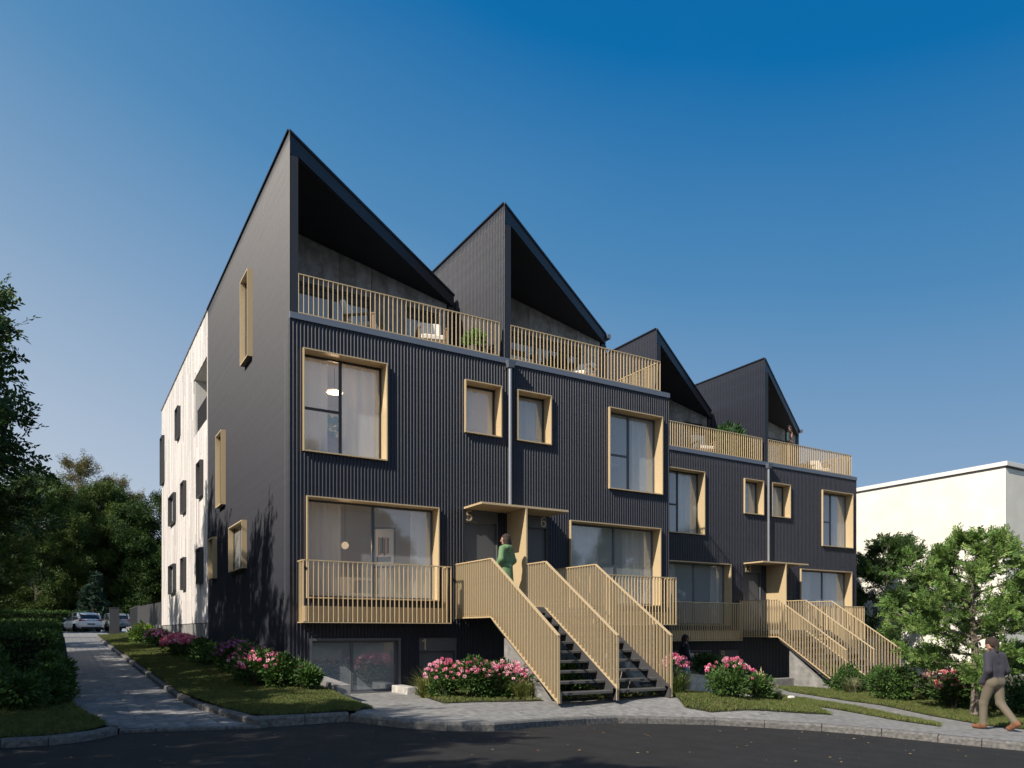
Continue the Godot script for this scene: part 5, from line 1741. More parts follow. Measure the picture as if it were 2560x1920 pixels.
func hedge(label: String, at: Vector3, size: Vector3, n: int, leaf: float) -> void:
	var y0 := path_y(0, at.z)
	var h := thing("hedge", label, "hedge", Vector3(at.x, y0, at.z), 0.0, "clipped hedges")
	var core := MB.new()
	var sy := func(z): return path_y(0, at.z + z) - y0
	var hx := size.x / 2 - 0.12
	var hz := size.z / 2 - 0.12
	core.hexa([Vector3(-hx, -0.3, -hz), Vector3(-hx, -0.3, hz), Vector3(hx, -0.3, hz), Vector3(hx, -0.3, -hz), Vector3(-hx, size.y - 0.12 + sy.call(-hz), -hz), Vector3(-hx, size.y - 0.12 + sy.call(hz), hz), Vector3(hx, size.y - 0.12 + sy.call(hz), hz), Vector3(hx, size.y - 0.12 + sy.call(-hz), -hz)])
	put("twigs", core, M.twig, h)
	var where := []
	var cols := []
	var area := [size.x * size.z, size.x * size.y, size.z * size.y, size.z * size.y]
	var sum: float = area[0] + area[1] + area[2] + area[3]
	for i in n:
		var r := rng.randf() * sum
		var p := Vector3.ZERO
		var d := Vector3.UP
		if r < area[0]:
			p = Vector3(rng.randf_range(-0.5, 0.5) * size.x, size.y, rng.randf_range(-0.5, 0.5) * size.z)
		elif r < area[0] + area[1]:
			p = Vector3(rng.randf_range(-0.5, 0.5) * size.x, rng.randf_range(0.02, 1) * size.y, size.z * 0.5)
			d = Vector3(0, 0.2, 1)
		else:
			var s := 1.0 if rng.randf() < 0.72 else -1.0
			p = Vector3(s * size.x * 0.5, rng.randf_range(0.02, 1) * size.y, rng.randf_range(-0.5, 0.5) * size.z)
			d = Vector3(s, 0.2, 0)
		p -= d * rng.randf_range(-0.03, 0.14)
		p += Vector3(sin(p.z * 3.1 + p.y * 2.0), sin(p.x * 4.0 + p.z * 2.3), cos(p.x * 3.0)) * 0.045
		p.y += sy.call(p.z)
		where.append(Transform3D(facing((d + ball() * 0.9).normalized(), rng.randf() * TAU).scaled(Vector3.ONE * leaf * rng.randf_range(0.7, 1.3)), p))
		cols.append(pick(GREEN))
	scatter("foliage", M.leaf_mesh, where, cols, M.leaf, h).set_meta("kind", "stuff")


# ---------------------------------------------------------------- cars

func loft(stations: Array, sides: int) -> ArrayMesh:
	# stations: [x, y_low, y_high, half_width_low, half_width_high]; rounded sections joined along x
	var st := SurfaceTool.new()
	st.begin(Mesh.PRIMITIVE_TRIANGLES)
	st.set_smooth_group(0)
	for s in stations:
		for k in sides:
			var a := TAU * k / sides
			var cy := pow(absf(sin(a)), 0.62) * signf(sin(a))
			var cz := pow(absf(cos(a)), 0.5) * signf(cos(a))
			var t := cy * 0.5 + 0.5
			st.add_vertex(Vector3(s[0], lerpf(s[1], s[2], t), cz * lerpf(s[3], s[4], t)))
	for i in stations.size() - 1:
		for k in sides:
			var l := (k + 1) % sides
			var a := i * sides
			var b := a + sides
			for q in [a + k, b + l, a + l, a + k, b + k, b + l]:
				st.add_index(q)
	for e in [0, stations.size() - 1]:
		for k in range(1, sides - 1):
			for q in ([e * sides, e * sides + k, e * sides + k + 1] if e == 0 else [e * sides, e * sides + k + 1, e * sides + k]):
				st.add_index(q)
	st.generate_normals()
	return st.commit()


func car(label: String, at: Vector3, turn: float, paint: Material) -> Node3D:
	var c := thing("parked_car", label, "car", at, turn, "parked cars")
	inst("body", loft([[-2.15, 0.42, 0.80, 0.66, 0.62], [-2.08, 0.30, 0.93, 0.80, 0.76], [-1.85, 0.24, 1.00, 0.87, 0.80], [-1.3, 0.20, 0.98, 0.90, 0.82], [-0.4, 0.19, 0.94, 0.90, 0.83], [0.6, 0.19, 0.93, 0.90, 0.82], [1.0, 0.20, 0.92, 0.89, 0.78], [1.6, 0.22, 0.83, 0.87, 0.72], [2.0, 0.28, 0.72, 0.80, 0.62], [2.18, 0.38, 0.60, 0.62, 0.50]], 24), paint, c)
	inst("cabin_glass", loft([[-1.98, 0.86, 1.00, 0.70, 0.60], [-1.75, 0.88, 1.24, 0.76, 0.60], [-1.35, 0.88, 1.40, 0.79, 0.60], [-0.5, 0.88, 1.43, 0.80, 0.61], [0.2, 0.88, 1.41, 0.80, 0.60], [0.6, 0.88, 1.24, 0.78, 0.58], [1.12, 0.86, 0.93, 0.72, 0.60]], 20), M.car_glass, c)
	inst("roof", loft([[-1.80, 1.25, 1.27, 0.55, 0.54], [-1.55, 1.36, 1.42, 0.60, 0.56], [-0.9, 1.38, 1.462, 0.63, 0.57], [-0.2, 1.38, 1.458, 0.63, 0.57], [0.25, 1.36, 1.41, 0.60, 0.56]], 16), paint, c)
	var st := MB.new()
	for s in [-1.0, 1.0]:
		st.obox(Transform3D(Basis(Vector3.BACK, -0.75), Vector3(-1.72, 1.13, 0.70 * s)), Vector3(0.18, 0.56, 0.10))
		st.obox(Transform3D(Basis(Vector3.BACK, 0.10), Vector3(-0.45, 1.17, 0.712 * s)), Vector3(0.07, 0.5, 0.05))
	put("pillar", st, paint, c)
	for s in [-1.0, 1.0]:
		var lp := MB.new()
		lp.cbox(Vector3(-2.135, 0.80, 0.34 * s), Vector3(-1.98, 0.88, 0.80 * s), 0.015)
		put("tail_light", lp, M.lamp_red, c)
		bx("mirror", Vector3(0.52, 0.94, 0.80 * s), Vector3(0.66, 1.06, 0.98 * s), paint, c, 0.02)
		bx("headlight", Vector3(1.92, 0.60, 0.42 * s), Vector3(2.08, 0.70, 0.72 * s), M.white_plain, c, 0.02)
		for x in [-1.32, 1.32]:
			var w := node("wheel", c)
			var mb := MB.new()
			mb.tube([Vector3(x, 0.32, 0.66 * s), Vector3(x, 0.32, 0.70 * s), Vector3(x, 0.32, 0.86 * s), Vector3(x, 0.32, 0.905 * s)], [0.29, 0.32, 0.32, 0.29], 22)
			put("tyre", mb, M.tyre, w)
			mb = MB.new()
			mb.tube([Vector3(x, 0.32, 0.88 * s), Vector3(x, 0.32, 0.912 * s)], [0.22, 0.19], 18)
			put("rim", mb, M.rim, w)
	bx("light_bar", Vector3(-2.15, 0.815, -0.33), Vector3(-2.04, 0.845, 0.33), M.lamp_red, c)
	bx("plate", Vector3(-2.165, 0.52, -0.26), Vector3(-2.13, 0.63, 0.26), M.plate, c)
	bx("bumper", Vector3(-2.15, 0.22, -0.62), Vector3(-1.95, 0.36, 0.62), M.tyre, c, 0.03)
	return c


func vehicles() -> void:
	car("pale hatchback parked on the court beyond the path", Vector3(-2.75, path_y(0, -50) + 0.02, -50.0), deg_to_rad(107.0), M.car_white)
	car("grey car parked behind the dark pier", Vector3(-0.35, path_y(0, -52) + 0.02, -54.0), deg_to_rad(100.0), M.car_grey)
	car("white car seen through the bar fence", Vector3(3.4, path_y(0, -52) + 0.02, -51.5), deg_to_rad(118.0), M.car_white)


# ---------------------------------------------------------------- people

func fleshed(bones: Array, cell: float, k: float, tints: Array) -> ArrayMesh:
	# bones: [from, radius, to, radius, tint number]; one smooth skin over all of them
	var lo := Vector3.ONE * 99.0
	var hi := -lo
	for b in bones:
		for e in [[b[0], b[1]], [b[2], b[3]]]:
			lo = lo.min(e[0] - Vector3.ONE * (e[1] + cell * 3.0))
			hi = hi.max(e[0] + Vector3.ONE * (e[1] + cell * 3.0))
	var nx := int((hi.x - lo.x) / cell) + 2
	var ny := int((hi.y - lo.y) / cell) + 2
	var nz := int((hi.z - lo.z) / cell) + 2
	var f := PackedFloat32Array()
	f.resize(nx * ny * nz)
	f.fill(9.0)
	var best := PackedFloat32Array()
	best.resize(f.size())
	best.fill(9.0)
	var who := PackedByteArray()
	who.resize(f.size())
	for b in bones:
		var a: Vector3 = b[0]
		var ra: float = b[1]
		var ab: Vector3 = b[2] - a
		var dr: float = b[3] - ra
		var inv := 1.0 / maxf(ab.length_squared(), 1e-9)
		var reach := maxf(ra, b[3]) + k + cell * 2.0
		var l := (a.min(b[2]) - Vector3.ONE * reach - lo) / cell
		var u := (a.max(b[2]) + Vector3.ONE * reach - lo) / cell
		for x in range(maxi(0, int(l.x)), mini(nx, int(u.x) + 2)):
			for y in range(maxi(0, int(l.y)), mini(ny, int(u.y) + 2)):
				var row := (x * ny + y) * nz
				for z in range(maxi(0, int(l.z)), mini(nz, int(u.z) + 2)):
					var p := Vector3(x, y, z) * cell + lo - a
					var t := clampf(p.dot(ab) * inv, 0.0, 1.0)
					var d := (p - ab * t).length() - ra - dr * t
					var i := row + z
					if d < best[i]:
						best[i] = d
						who[i] = b[4]
					var o := f[i]
					var h := maxf(k - absf(o - d), 0.0) / k
					f[i] = minf(o, d) - h * h * k * 0.25
	var verts := PackedVector3Array()
	var norms := PackedVector3Array()
	var cols := PackedColorArray()
	var at := PackedInt32Array()
	at.resize(f.size())
	at.fill(-1)
	var off := []
	for q in 8:
		off.append(((q & 1) * ny + ((q >> 1) & 1)) * nz + ((q >> 2) & 1))
	var edges := [[0, 1], [2, 3], [4, 5], [6, 7], [0, 2], [1, 3], [4, 6], [5, 7], [0, 4], [1, 5], [2, 6], [3, 7]]
	for x in nx - 1:
		for y in ny - 1:
			for z in nz - 1:
				var i := (x * ny + y) * nz + z
				var first := f[i] < 0.0
				var mixed := false
				for q in range(1, 8):
					if (f[i + off[q]] < 0.0) != first:
						mixed = true
						break
				if not mixed:
					continue
				var sum := Vector3.ZERO
				var n := 0
				for e in edges:
					var va := f[i + off[e[0]]]
					var vb := f[i + off[e[1]]]
					if (va < 0.0) != (vb < 0.0):
						var t := va / (va - vb)
						var pa := Vector3(e[0] & 1, (e[0] >> 1) & 1, (e[0] >> 2) & 1)
						var pb := Vector3(e[1] & 1, (e[1] >> 1) & 1, (e[1] >> 2) & 1)
						sum += pa.lerp(pb, t)
						n += 1
				at[i] = verts.size()
				verts.append(lo + (Vector3(x, y, z) + sum / n) * cell)
				var grad := Vector3.ZERO
				for q in 8:
					var v := f[i + off[q]]
					grad += Vector3(v if q & 1 else -v, v if q & 2 else -v, v if q & 4 else -v)
				norms.append(grad.normalized())
				cols.append(tints[who[i]])
	var idx := PackedInt32Array()
	for x in range(1, nx - 1):
		for y in range(1, ny - 1):
			for z in range(1, nz - 1):
				var i := (x * ny + y) * nz + z
				var inside := f[i] < 0.0
				for axis in 3:
					var j: int = i + [ny * nz, nz, 1][axis]
					if (f[j] < 0.0) == inside:
						continue
					var s1: int = [nz, 1, ny * nz][axis]
					var s2: int = [1, ny * nz, nz][axis]
					var q := [at[i], at[i - s1], at[i - s1 - s2], at[i - s2]]
					if q.min() < 0:
						continue
					if inside:
						for e in [0, 2, 1, 0, 3, 2]:
							idx.append(q[e])
					else:
						for e in [0, 1, 2, 0, 2, 3]:
							idx.append(q[e])
	var arr := []
	arr.resize(Mesh.ARRAY_MAX)
	arr[Mesh.ARRAY_VERTEX] = verts
	arr[Mesh.ARRAY_NORMAL] = norms
	arr[Mesh.ARRAY_COLOR] = cols
	arr[Mesh.ARRAY_INDEX] = idx
	var m := ArrayMesh.new()
	m.add_surface_from_arrays(Mesh.PRIMITIVE_TRIANGLES, arr)
	return m


func B(a: Vector3, ra: float, b: Vector3, rb: float, tint: int) -> Array:
	return [a, ra, b, rb, tint]


func head_bones(c: Vector3, yaw: float, pitch: float, skin: int, eye: int, lip: int) -> Array:
	# c is the middle of the skull; the face looks along +z before it is turned
	var t := Basis(Vector3.UP, yaw) * Basis(Vector3.RIGHT, pitch)
	var out := []
	for q in [
		[Vector3(0, 0.02, -0.012), 0.092, Vector3(0, 0.012, 0.012), 0.088, skin],
		[Vector3(0, -0.03, 0.03), 0.066, Vector3(0, -0.085, 0.055), 0.034, skin],
		[Vector3(0.03, -0.05, 0.03), 0.045, Vector3(-0.03, -0.05, 0.03), 0.045, skin],
		[Vector3(0, 0.005, 0.095), 0.008, Vector3(0, -0.03, 0.112), 0.013, skin],
		[Vector3(0.086, 0.005, -0.008), 0.016, Vector3(0.086, -0.03, -0.002), 0.011, skin],
		[Vector3(-0.086, 0.005, -0.008), 0.016, Vector3(-0.086, -0.03, -0.002), 0.011, skin],
		[Vector3(0.032, 0.008, 0.084), 0.011, Vector3(0.033, 0.008, 0.085), 0.011, eye],
		[Vector3(-0.032, 0.008, 0.084), 0.011, Vector3(-0.033, 0.008, 0.085), 0.011, eye],
		[Vector3(0.018, -0.062, 0.086), 0.008, Vector3(-0.018, -0.062, 0.086), 0.008, lip]]:
		out.append(B(c + t * q[0], q[1], c + t * q[2], q[3], q[4]))
	return out


func hand_bones(wrist: Vector3, d: Vector3, palm: Vector3, thumb_side: float, tint: int, curl := 0.5) -> Array:
	# d points from wrist to knuckles, palm is the way the palm faces
	d = d.normalized()
	var s := d.cross(palm).normalized() * thumb_side
	palm = s.cross(d).normalized() * thumb_side
	var out := [B(wrist, 0.024, wrist + d * 0.02, 0.026, tint), B(wrist + d * 0.04 + s * 0.018, 0.019, wrist + d * 0.075 + s * 0.022, 0.016, tint), B(wrist + d * 0.04 - s * 0.014, 0.018, wrist + d * 0.07 - s * 0.022, 0.015, tint), B(wrist + d * 0.01, 0.022, wrist + d * 0.06, 0.02, tint)]
	var ln := [0.068, 0.076, 0.070, 0.054]
	for i in 4:
		var k := wrist + d * (0.086 - absf(i - 1.3) * 0.006) + s * (0.030 - i * 0.020)
		var d1 := (d + palm * curl * 0.7).normalized()
		var m: Vector3 = k + d1 * ln[i] * 0.52
		var d2 := (d + palm * curl * 1.9).normalized()
		out.append(B(k, 0.0095, m, 0.0085, tint))
		out.append(B(m, 0.0085, m + d2 * ln[i] * 0.48, 0.007, tint))
	var tb := wrist + d * 0.025 + s * 0.026
	var tm := tb + (d * 0.7 + s * 0.75 + palm * 0.2).normalized() * 0.038
	out.append(B(tb, 0.013, tm, 0.0105, tint))
	out.append(B(tm, 0.0105, tm + (d + s * 0.25 + palm * 0.3).normalized() * 0.032, 0.008, tint))
	return out


func joined_mesh(list: Array) -> ArrayMesh:
	# several skins as one mesh
	var v := PackedVector3Array()
	var n := PackedVector3Array()
	var c := PackedColorArray()
	var idx := PackedInt32Array()
	for m in list:
		var a: Array = m.surface_get_arrays(0)
		var o := v.size()
		v.append_array(a[Mesh.ARRAY_VERTEX])
		n.append_array(a[Mesh.ARRAY_NORMAL])
		c.append_array(a[Mesh.ARRAY_COLOR])
		for i in a[Mesh.ARRAY_INDEX]:
			idx.append(i + o)
	var arr := []
	arr.resize(Mesh.ARRAY_MAX)
	arr[Mesh.ARRAY_VERTEX] = v
	arr[Mesh.ARRAY_NORMAL] = n
	arr[Mesh.ARRAY_COLOR] = c
	arr[Mesh.ARRAY_INDEX] = idx
	var m := ArrayMesh.new()
	m.add_surface_from_arrays(Mesh.PRIMITIVE_TRIANGLES, arr)
	return m


func person(label: String, at: Vector3, turn: float, body: Array, head: Array, hair: Array, tints: Array, hands := []) -> void:
	var p := thing("person", label, "person", at, turn)
	var skins := [fleshed(body, 0.0145, 0.035, tints), fleshed(head, 0.007, 0.016, tints)]
	for h in hands:
		skins.append(fleshed(h, 0.0055, 0.007, tints))
	inst("body", joined_mesh(skins), M.tinted, p)
	for i in 46:
		var b: Array = hair[rng.randi() % hair.size()]
		var d := ball().normalized()
		d.y = d.y * 0.8
		var f: Vector3 = b[0].lerp(b[2], rng.randf()) + d * (b[1] - 0.012)
		hair.append(B(f, 0.013, f + Vector3(d.x * 0.012, -0.03 + d.y * 0.012, d.z * 0.012), 0.006, 0))
	inst("hair", fleshed(hair, 0.007, 0.014, [tints[4]]), M.tinted, p)


func people() -> void:
	var skin := Color(0.46, 0.26, 0.18)
	var V := func(x, y, z): return Vector3(x, y, z)
	# the man walking on the pavement; faces +z before turning, his left is +x
	var t := [Color(0.032, 0.034, 0.048), Color(0.135, 0.115, 0.085), Color(0.20, 0.085, 0.042), skin, Color(0.03, 0.017, 0.014), Color(0.02, 0.015, 0.015), Color(0.35, 0.12, 0.1), Color(0.55, 0.5, 0.45)]
	var hc := Vector3(0.01, 1.605, 0.03)
	var body := [
		B(V.call(0.09, 1.13, -0.005), 0.12, V.call(0.105, 1.36, -0.01), 0.105, 0), B(V.call(-0.09, 1.13, -0.005), 0.12, V.call(-0.105, 1.36, -0.01), 0.105, 0),
		B(V.call(0, 1.30, 0.015), 0.125, V.call(0, 1.40, -0.01), 0.085, 0), B(V.call(0.06, 1.0, 0.0), 0.125, V.call(0.08, 1.14, 0), 0.12, 0), B(V.call(-0.06, 1.0, 0.0), 0.125, V.call(-0.08, 1.14, 0), 0.12, 0),
		B(V.call(0.1, 0.965, 0.0), 0.085, V.call(-0.1, 0.965, 0.0), 0.085, 0),
		B(V.call(0, 1.40, -0.01), 0.075, V.call(0, 1.475, 0.0), 0.062, 0), B(V.call(0, 1.45, 0.0), 0.052, V.call(0, 1.545, 0.015), 0.05, 3),
		B(V.call(0.17, 1.385, -0.01), 0.082, V.call(0.265, 1.12, -0.09), 0.06, 0), B(V.call(0.265, 1.12, -0.09), 0.058, V.call(0.225, 0.915, 0.05), 0.046, 0), B(V.call(0.225, 0.92, 0.045), 0.05, V.call(0.222, 0.90, 0.06), 0.05, 0),
		B(V.call(-0.17, 1.385, -0.01), 0.082, V.call(-0.255, 1.12, -0.05), 0.06, 0), B(V.call(-0.255, 1.12, -0.05), 0.057, V.call(-0.235, 0.92, 0.09), 0.046, 0),
		B(V.call(0.075, 0.92, -0.02), 0.115, V.call(-0.075, 0.92, -0.02), 0.115, 1), B(V.call(0.07, 0.89, -0.04), 0.10, V.call(-0.07, 0.89, -0.04), 0.10, 1),
		B(V.call(0.095, 0.88, 0.0), 0.105, V.call(0.10, 0.50, 0.13), 0.072, 1), B(V.call(0.10, 0.50, 0.13), 0.074, V.call(0.10, 0.12, 0.14), 0.062, 1),
		B(V.call(-0.095, 0.88, 0.0), 0.105, V.call(-0.10, 0.50, -0.05), 0.072, 1), B(V.call(-0.10, 0.50, -0.05), 0.074, V.call(-0.10, 0.19, -0.33), 0.060, 1),
		B(V.call(0.10, 0.065, 0.125), 0.046, V.call(0.11, 0.045, 0.325), 0.040, 2), B(V.call(0.10, 0.10, 0.13), 0.05, V.call(0.105, 0.06, 0.22), 0.045, 2),
		B(V.call(-0.10, 0.15, -0.40), 0.044, V.call(-0.11, 0.055, -0.23), 0.042, 2), B(V.call(-0.10, 0.18, -0.35), 0.046, V.call(-0.105, 0.10, -0.28), 0.045, 2), B(V.call(-0.11, 0.055, -0.23), 0.042, V.call(-0.11, 0.05, -0.19), 0.036, 2)]
	var hair := [B(hc + V.call(0.0, 0.035, -0.025), 0.092, hc + V.call(0.03, 0.045, 0.02), 0.078, 0), B(hc + V.call(-0.01, -0.02, -0.05), 0.078, hc + V.call(-0.01, -0.075, -0.055), 0.045, 0), B(hc + V.call(0.055, 0.03, -0.02), 0.045, hc + V.call(0.06, -0.02, -0.04), 0.03, 0), B(hc + V.call(-0.06, 0.02, 0.0), 0.05, hc + V.call(-0.075, -0.03, -0.01), 0.03, 0), B(hc + V.call(0.05, 0.075, 0.05), 0.04, hc + V.call(0.02, 0.085, 0.06), 0.03, 0), B(hc + V.call(0.0, 0.10, -0.04), 0.035, hc + V.call(0.03, 0.105, 0.0), 0.03, 0)]
	person("man in navy jacket, khaki trousers and brown shoes walking on the pavement", Vector3(10.95, land_y(10.95, 8.2), 8.2), deg_to_rad(168.0), body, head_bones(hc, 0.65, 0.1, 3, 5, 6), hair, t, [hand_bones(V.call(0.222, 0.915, 0.055), V.call(-0.25, -0.8, 0.35), V.call(-1, 0, 0), -1.0, 3, 0.4), hand_bones(V.call(-0.235, 0.915, 0.095), V.call(0.1, -0.9, 0.3), V.call(1, 0, 0), 1.0, 3, 0.6)])
	# the woman in the green gown on the landing
	t = [Color(0.135, 0.24, 0.115), Color(0.10, 0.185, 0.085), Color(0.06, 0.04, 0.03), skin, Color(0.035, 0.02, 0.018), Color(0.02, 0.015, 0.015), Color(0.4, 0.12, 0.1)]
	hc = Vector3(0.0, 1.535, 0.01)
	body = [
		B(V.call(0.07, 1.08, 0), 0.10, V.call(0.10, 1.30, -0.01), 0.085, 0), B(V.call(-0.07, 1.08, 0), 0.10, V.call(-0.10, 1.30, -0.01), 0.085, 0), B(V.call(0, 1.25, 0.01), 0.11, V.call(0, 1.36, 0), 0.075, 0),
		B(V.call(0.05, 0.99, 0), 0.105, V.call(-0.05, 0.99, 0), 0.105, 1), B(V.call(0.08, 0.985, 0.0), 0.085, V.call(-0.08, 0.985, 0.0), 0.085, 1),
		B(V.call(0.06, 0.92, -0.01), 0.11, V.call(0.085, 0.46, -0.02), 0.115, 0), B(V.call(-0.06, 0.92, -0.01), 0.11, V.call(-0.085, 0.46, -0.02), 0.115, 0), B(V.call(0, 0.9, -0.03), 0.115, V.call(0, 0.45, -0.04), 0.125, 0), B(V.call(0, 0.9, 0.03), 0.11, V.call(0, 0.45, 0.04), 0.12, 0),
		B(V.call(0, 1.36, 0), 0.05, V.call(0, 1.47, 0.005), 0.046, 3),
		B(V.call(0.09, 1.37, -0.05), 0.05, V.call(-0.09, 1.37, -0.05), 0.05, 0), B(V.call(0.05, 1.36, -0.09), 0.055, V.call(-0.05, 1.36, -0.09), 0.055, 0), B(V.call(0.0, 1.31, -0.10), 0.05, V.call(0, 1.27, -0.10), 0.03, 0),
		B(V.call(0.15, 1.32, -0.01), 0.072, V.call(0.235, 1.07, -0.05), 0.068, 0), B(V.call(0.235, 1.07, -0.05), 0.068, V.call(0.20, 0.88, 0.13), 0.066, 0),
		B(V.call(-0.15, 1.32, -0.01), 0.072, V.call(-0.225, 1.07, -0.04), 0.068, 0), B(V.call(-0.225, 1.07, -0.04), 0.068, V.call(-0.17, 0.90, 0.14), 0.066, 0),
		B(V.call(0.085, 0.46, 0), 0.058, V.call(0.085, 0.10, -0.01), 0.038, 3), B(V.call(-0.085, 0.46, 0), 0.058, V.call(-0.085, 0.10, -0.01), 0.038, 3),
		B(V.call(0.085, 0.055, -0.01), 0.038, V.call(0.095, 0.035, 0.14), 0.03, 2), B(V.call(-0.085, 0.055, -0.01), 0.038, V.call(-0.095, 0.035, 0.14), 0.03, 2)]
	hair = [B(hc + V.call(0.0, 0.04, -0.02), 0.098, hc + V.call(0, 0.03, 0.01), 0.092, 0), B(hc + V.call(0.03, -0.02, -0.045), 0.082, hc + V.call(0.04, -0.20, -0.075), 0.05, 0), B(hc + V.call(-0.045, -0.02, -0.04), 0.075, hc + V.call(-0.06, -0.20, -0.07), 0.05, 0), B(hc + V.call(-0.07, 0.0, 0.0), 0.04, hc + V.call(-0.085, -0.17, -0.02), 0.035, 0)]
	person("woman with dark hair in a green hooded gown standing before door 5", Vector3(4.62, 0.551, 0.95), deg_to_rad(-160.0), body, head_bones(hc, 0.85, 0.05, 3, 5, 6), hair, t, [hand_bones(V.call(0.20, 0.88, 0.15), V.call(-0.5, -0.2, 0.6), V.call(-0.6, 0, -0.6), -1.0, 3, 0.7), hand_bones(V.call(-0.17, 0.90, 0.16), V.call(0.5, -0.2, 0.6), V.call(0.6, 0, -0.6), 1.0, 3, 0.7)])
	# the woman in the shade by door 9
	t = [Color(0.012, 0.014, 0.024), Color(0.16, 0.24, 0.33), Color(0.5, 0.5, 0.52), Color(0.22, 0.11, 0.075), Color(0.012, 0.009, 0.009), Color(0.015, 0.01, 0.01), Color(0.2, 0.06, 0.06), Color(0.55, 0.57, 0.62)]
	hc = Vector3(0, 1.60, 0.02)
	body = [
		B(V.call(0.085, 1.13, -0.02), 0.10, V.call(0.10, 1.36, -0.02), 0.085, 0), B(V.call(-0.085, 1.13, -0.02), 0.10, V.call(-0.10, 1.36, -0.02), 0.085, 0), B(V.call(0.07, 1.02, -0.02), 0.11, V.call(-0.07, 1.02, -0.02), 0.11, 0),
		B(V.call(0, 1.18, 0.055), 0.085, V.call(0, 1.36, 0.045), 0.07, 7), B(V.call(0, 1.06, 0.06), 0.075, V.call(0, 1.10, 0.06), 0.075, 3), B(V.call(0, 1.37, 0), 0.07, V.call(0, 1.42, 0), 0.06, 7),
		B(V.call(0, 1.42, 0), 0.048, V.call(0, 1.54, 0.015), 0.046, 3),
		B(V.call(0.15, 1.37, -0.02), 0.078, V.call(0.225, 1.11, -0.09), 0.062, 0), B(V.call(0.225, 1.11, -0.09), 0.06, V.call(0.235, 0.88, -0.03), 0.045, 0),
		B(V.call(-0.15, 1.37, -0.02), 0.078, V.call(-0.225, 1.11, -0.03), 0.062, 0), B(V.call(-0.225, 1.11, -0.03), 0.06, V.call(-0.23, 0.90, 0.08), 0.045, 0),
		B(V.call(0.07, 0.93, 0), 0.115, V.call(-0.07, 0.93, 0), 0.115, 1), B(V.call(0.09, 0.88, 0), 0.10, V.call(0.09, 0.50, 0.15), 0.068, 1), B(V.call(0.09, 0.50, 0.15), 0.068, V.call(0.09, 0.10, 0.12), 0.042, 1),
		B(V.call(-0.09, 0.88, 0), 0.10, V.call(-0.09, 0.50, -0.05), 0.068, 1), B(V.call(-0.09, 0.50, -0.05), 0.068, V.call(-0.09, 0.13, -0.30), 0.042, 1),
		B(V.call(0.09, 0.055, 0.11), 0.04, V.call(0.095, 0.035, 0.27), 0.032, 2), B(V.call(-0.09, 0.09, -0.33), 0.04, V.call(-0.095, 0.037, -0.19), 0.034, 2)]
	hair = [B(hc + V.call(0, 0.04, -0.03), 0.10, hc + V.call(0, 0.03, 0.0), 0.092, 0), B(hc + V.call(0, -0.03, -0.07), 0.085, hc + V.call(0, -0.06, -0.08), 0.07, 0)]
	person("dark haired woman in black jacket, white top and blue jeans passing door 9", Vector3(13.05, land_y(13.05, -1.9), -2.1), deg_to_rad(70.0), body, head_bones(hc, 0.1, -0.12, 3, 5, 6), hair, t, [hand_bones(V.call(0.235, 0.875, -0.03), V.call(0, -1, 0.1), V.call(-1, 0, 0), 1.0, 3, 0.45), hand_bones(V.call(-0.23, 0.895, 0.085), V.call(0, -1, 0.3), V.call(1, 0, 0), -1.0, 3, 0.45)])
	# the woman on the far terrace, a hand at her chin
	t = [Color(0.03, 0.055, 0.065), Color(0.40, 0.29, 0.18), Color(0.05, 0.04, 0.035), skin, Color(0.05, 0.03, 0.022), Color(0.02, 0.015, 0.015), Color(0.4, 0.12, 0.1)]
	hc = Vector3(0, 1.57, 0.03)
	body = [
		B(V.call(0.075, 1.10, 0), 0.10, V.call(0.10, 1.33, 0), 0.085, 0), B(V.call(-0.075, 1.10, 0), 0.10, V.call(-0.10, 1.33, 0), 0.085, 0), B(V.call(0, 1.25, 0.01), 0.11, V.call(0, 1.38, 0), 0.075, 0), B(V.call(0, 1.38, 0), 0.046, V.call(0, 1.50, 0.02), 0.045, 3),
		B(V.call(0.15, 1.34, 0), 0.072, V.call(0.21, 1.10, 0.08), 0.055, 0), B(V.call(0.21, 1.10, 0.08), 0.052, V.call(0.09, 1.36, 0.15), 0.034, 3),
		B(V.call(-0.15, 1.34, 0), 0.072, V.call(-0.20, 1.09, 0.03), 0.055, 0), B(V.call(-0.20, 1.09, 0.03), 0.05, V.call(0.06, 1.06, 0.16), 0.036, 3),
		B(V.call(0.07, 0.92, 0), 0.12, V.call(-0.07, 0.92, 0), 0.12, 1), B(V.call(0.09, 0.88, 0), 0.105, V.call(0.09, 0.48, 0.02), 0.09, 1), B(V.call(0.09, 0.48, 0.02), 0.09, V.call(0.09, 0.10, 0), 0.08, 1), B(V.call(-0.09, 0.88, 0), 0.105, V.call(-0.09, 0.48, 0.02), 0.09, 1), B(V.call(-0.09, 0.48, 0.02), 0.09, V.call(-0.09, 0.10, 0), 0.08, 1),
		B(V.call(0.09, 0.05, 0.0), 0.04, V.call(0.10, 0.035, 0.14), 0.032, 2), B(V.call(-0.09, 0.05, 0.0), 0.04, V.call(-0.10, 0.035, 0.14), 0.032, 2)]
	hair = [B(hc + V.call(0, 0.04, -0.02), 0.10, hc + V.call(0, 0.03, 0.01), 0.094, 0), B(hc + V.call(0.05, 0.0, -0.03), 0.065, hc + V.call(0.07, -0.14, -0.03), 0.045, 0), B(hc + V.call(-0.05, 0.0, -0.03), 0.065, hc + V.call(-0.07, -0.14, -0.03), 0.045, 0), B(hc + V.call(0, -0.03, -0.06), 0.075, hc + V.call(0, -0.14, -0.06), 0.055, 0)]
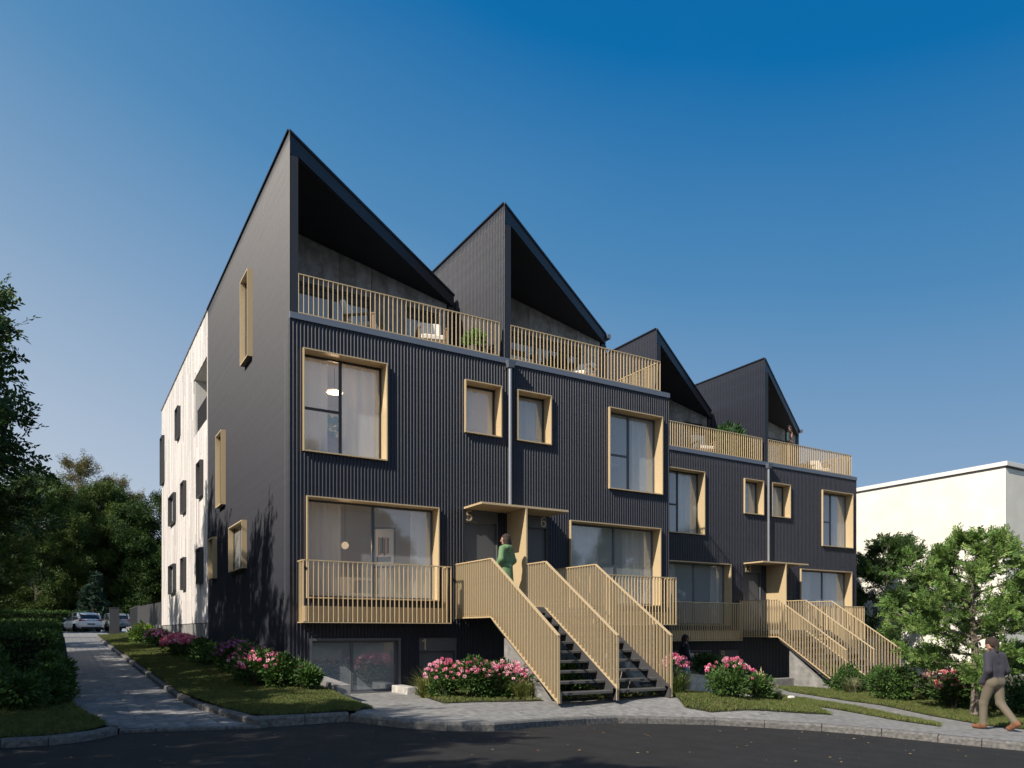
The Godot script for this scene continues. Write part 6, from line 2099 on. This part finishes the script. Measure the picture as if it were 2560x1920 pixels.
	person("woman with bobbed hair leaning her chin on a hand at the far terrace railing", Vector3(19.55, 6.582 - 0.485, -3.42), deg_to_rad(35.0), body, head_bones(hc, 0.4, 0.1, 3, 5, 6), hair, t, [hand_bones(V.call(0.09, 1.36, 0.15), V.call(-0.3, 0.8, -0.1), V.call(-0.5, 0, -0.8), 1.0, 3, 0.6), hand_bones(V.call(0.06, 1.06, 0.16), V.call(0.9, 0.1, 0.1), V.call(0, 0, -1), 1.0, 3, 0.4)])


# ---------------------------------------------------------------- small things

func small_things() -> void:
	# planters by door 9
	var p := thing("planter_box", "dark metal planter box with leafy plants beside door 9", "planter", Vector3(15.35, -1.83, -2.35))
	bx("box", Vector3(-0.34, 0.0, -0.2), Vector3(0.34, 0.52, 0.2), M.corten, p, 0.006)
	tuft(p, Vector3(0, 0.62, 0), Vector3(0.5, 0.2, 0.32), 520, 0.16, [Color(0.06, 0.13, 0.03), Color(0.1, 0.18, 0.04), Color(0.04, 0.09, 0.02)])
	p = thing("planter_box", "tapered pale planter with dark shrub before the shaded window", "planter", Vector3(14.2, -1.83, -2.35))
	var mb := MB.new()
	mb.tube([Vector3(0, 0, 0), Vector3(0, 0.6, 0)], [0.1, 0.22], 4)
	put("box", mb, M.concrete_dark, p)
	tuft(p, Vector3(0, 0.78, 0), Vector3(0.6, 0.28, 0.3), 620, 0.14, DARK)
	# white stone beside the walkway
	var s := thing("garden_stone", "small white stone lying beside the far walkway", "stone", Vector3(12.55, land_y(12.55, 2.35) + 0.02, 2.35))
	inst("body", fleshed([B(Vector3(-0.05, 0.05, 0), 0.06, Vector3(0.05, 0.05, 0.02), 0.055, 0)], 0.015, 0.03, [Color(0.7, 0.65, 0.62)]), M.tinted, s)
	# fallen leaves on road, drive and pavement
	var w := []
	var c := []
	for i in 150:
		var q := Vector2(rng.randf_range(-4, 12), rng.randf_range(4.3, 10))
		var y := road_y(q.x) + 0.006
		if q.y < piece(KERB, q.x) + 0.1 or q.x > 8.2:
			y = land_y(q.x, q.y) + 0.03
			if q.x < 0.5:
				continue
		w.append(Transform3D((Basis(Vector3.UP, rng.randf() * TAU) * Basis(Vector3.RIGHT, 1.45)).scaled(Vector3.ONE * rng.randf_range(0.03, 0.06)), Vector3(q.x, y, q.y)))
		c.append(pick([Color(0.3, 0.16, 0.05), Color(0.35, 0.25, 0.08), Color(0.2, 0.1, 0.04), Color(0.3, 0.3, 0.2)]))
	for i in 40:
		var q := Vector2(rng.randf_range(-3.7, -2.2), rng.randf_range(-10, 3.6))
		w.append(Transform3D((Basis(Vector3.UP, rng.randf() * TAU) * Basis(Vector3.RIGHT, 1.45)).scaled(Vector3.ONE * rng.randf_range(0.03, 0.06)), Vector3(q.x, path_y(0, q.y) + 0.008, q.y)))
		c.append(pick([Color(0.35, 0.15, 0.04), Color(0.3, 0.2, 0.06)]))
	tag(scatter("fallen_leaves", M.leaf_mesh, w, c, M.leaf, self), "scattered dry leaves on road and path", "leaves", "", "stuff")
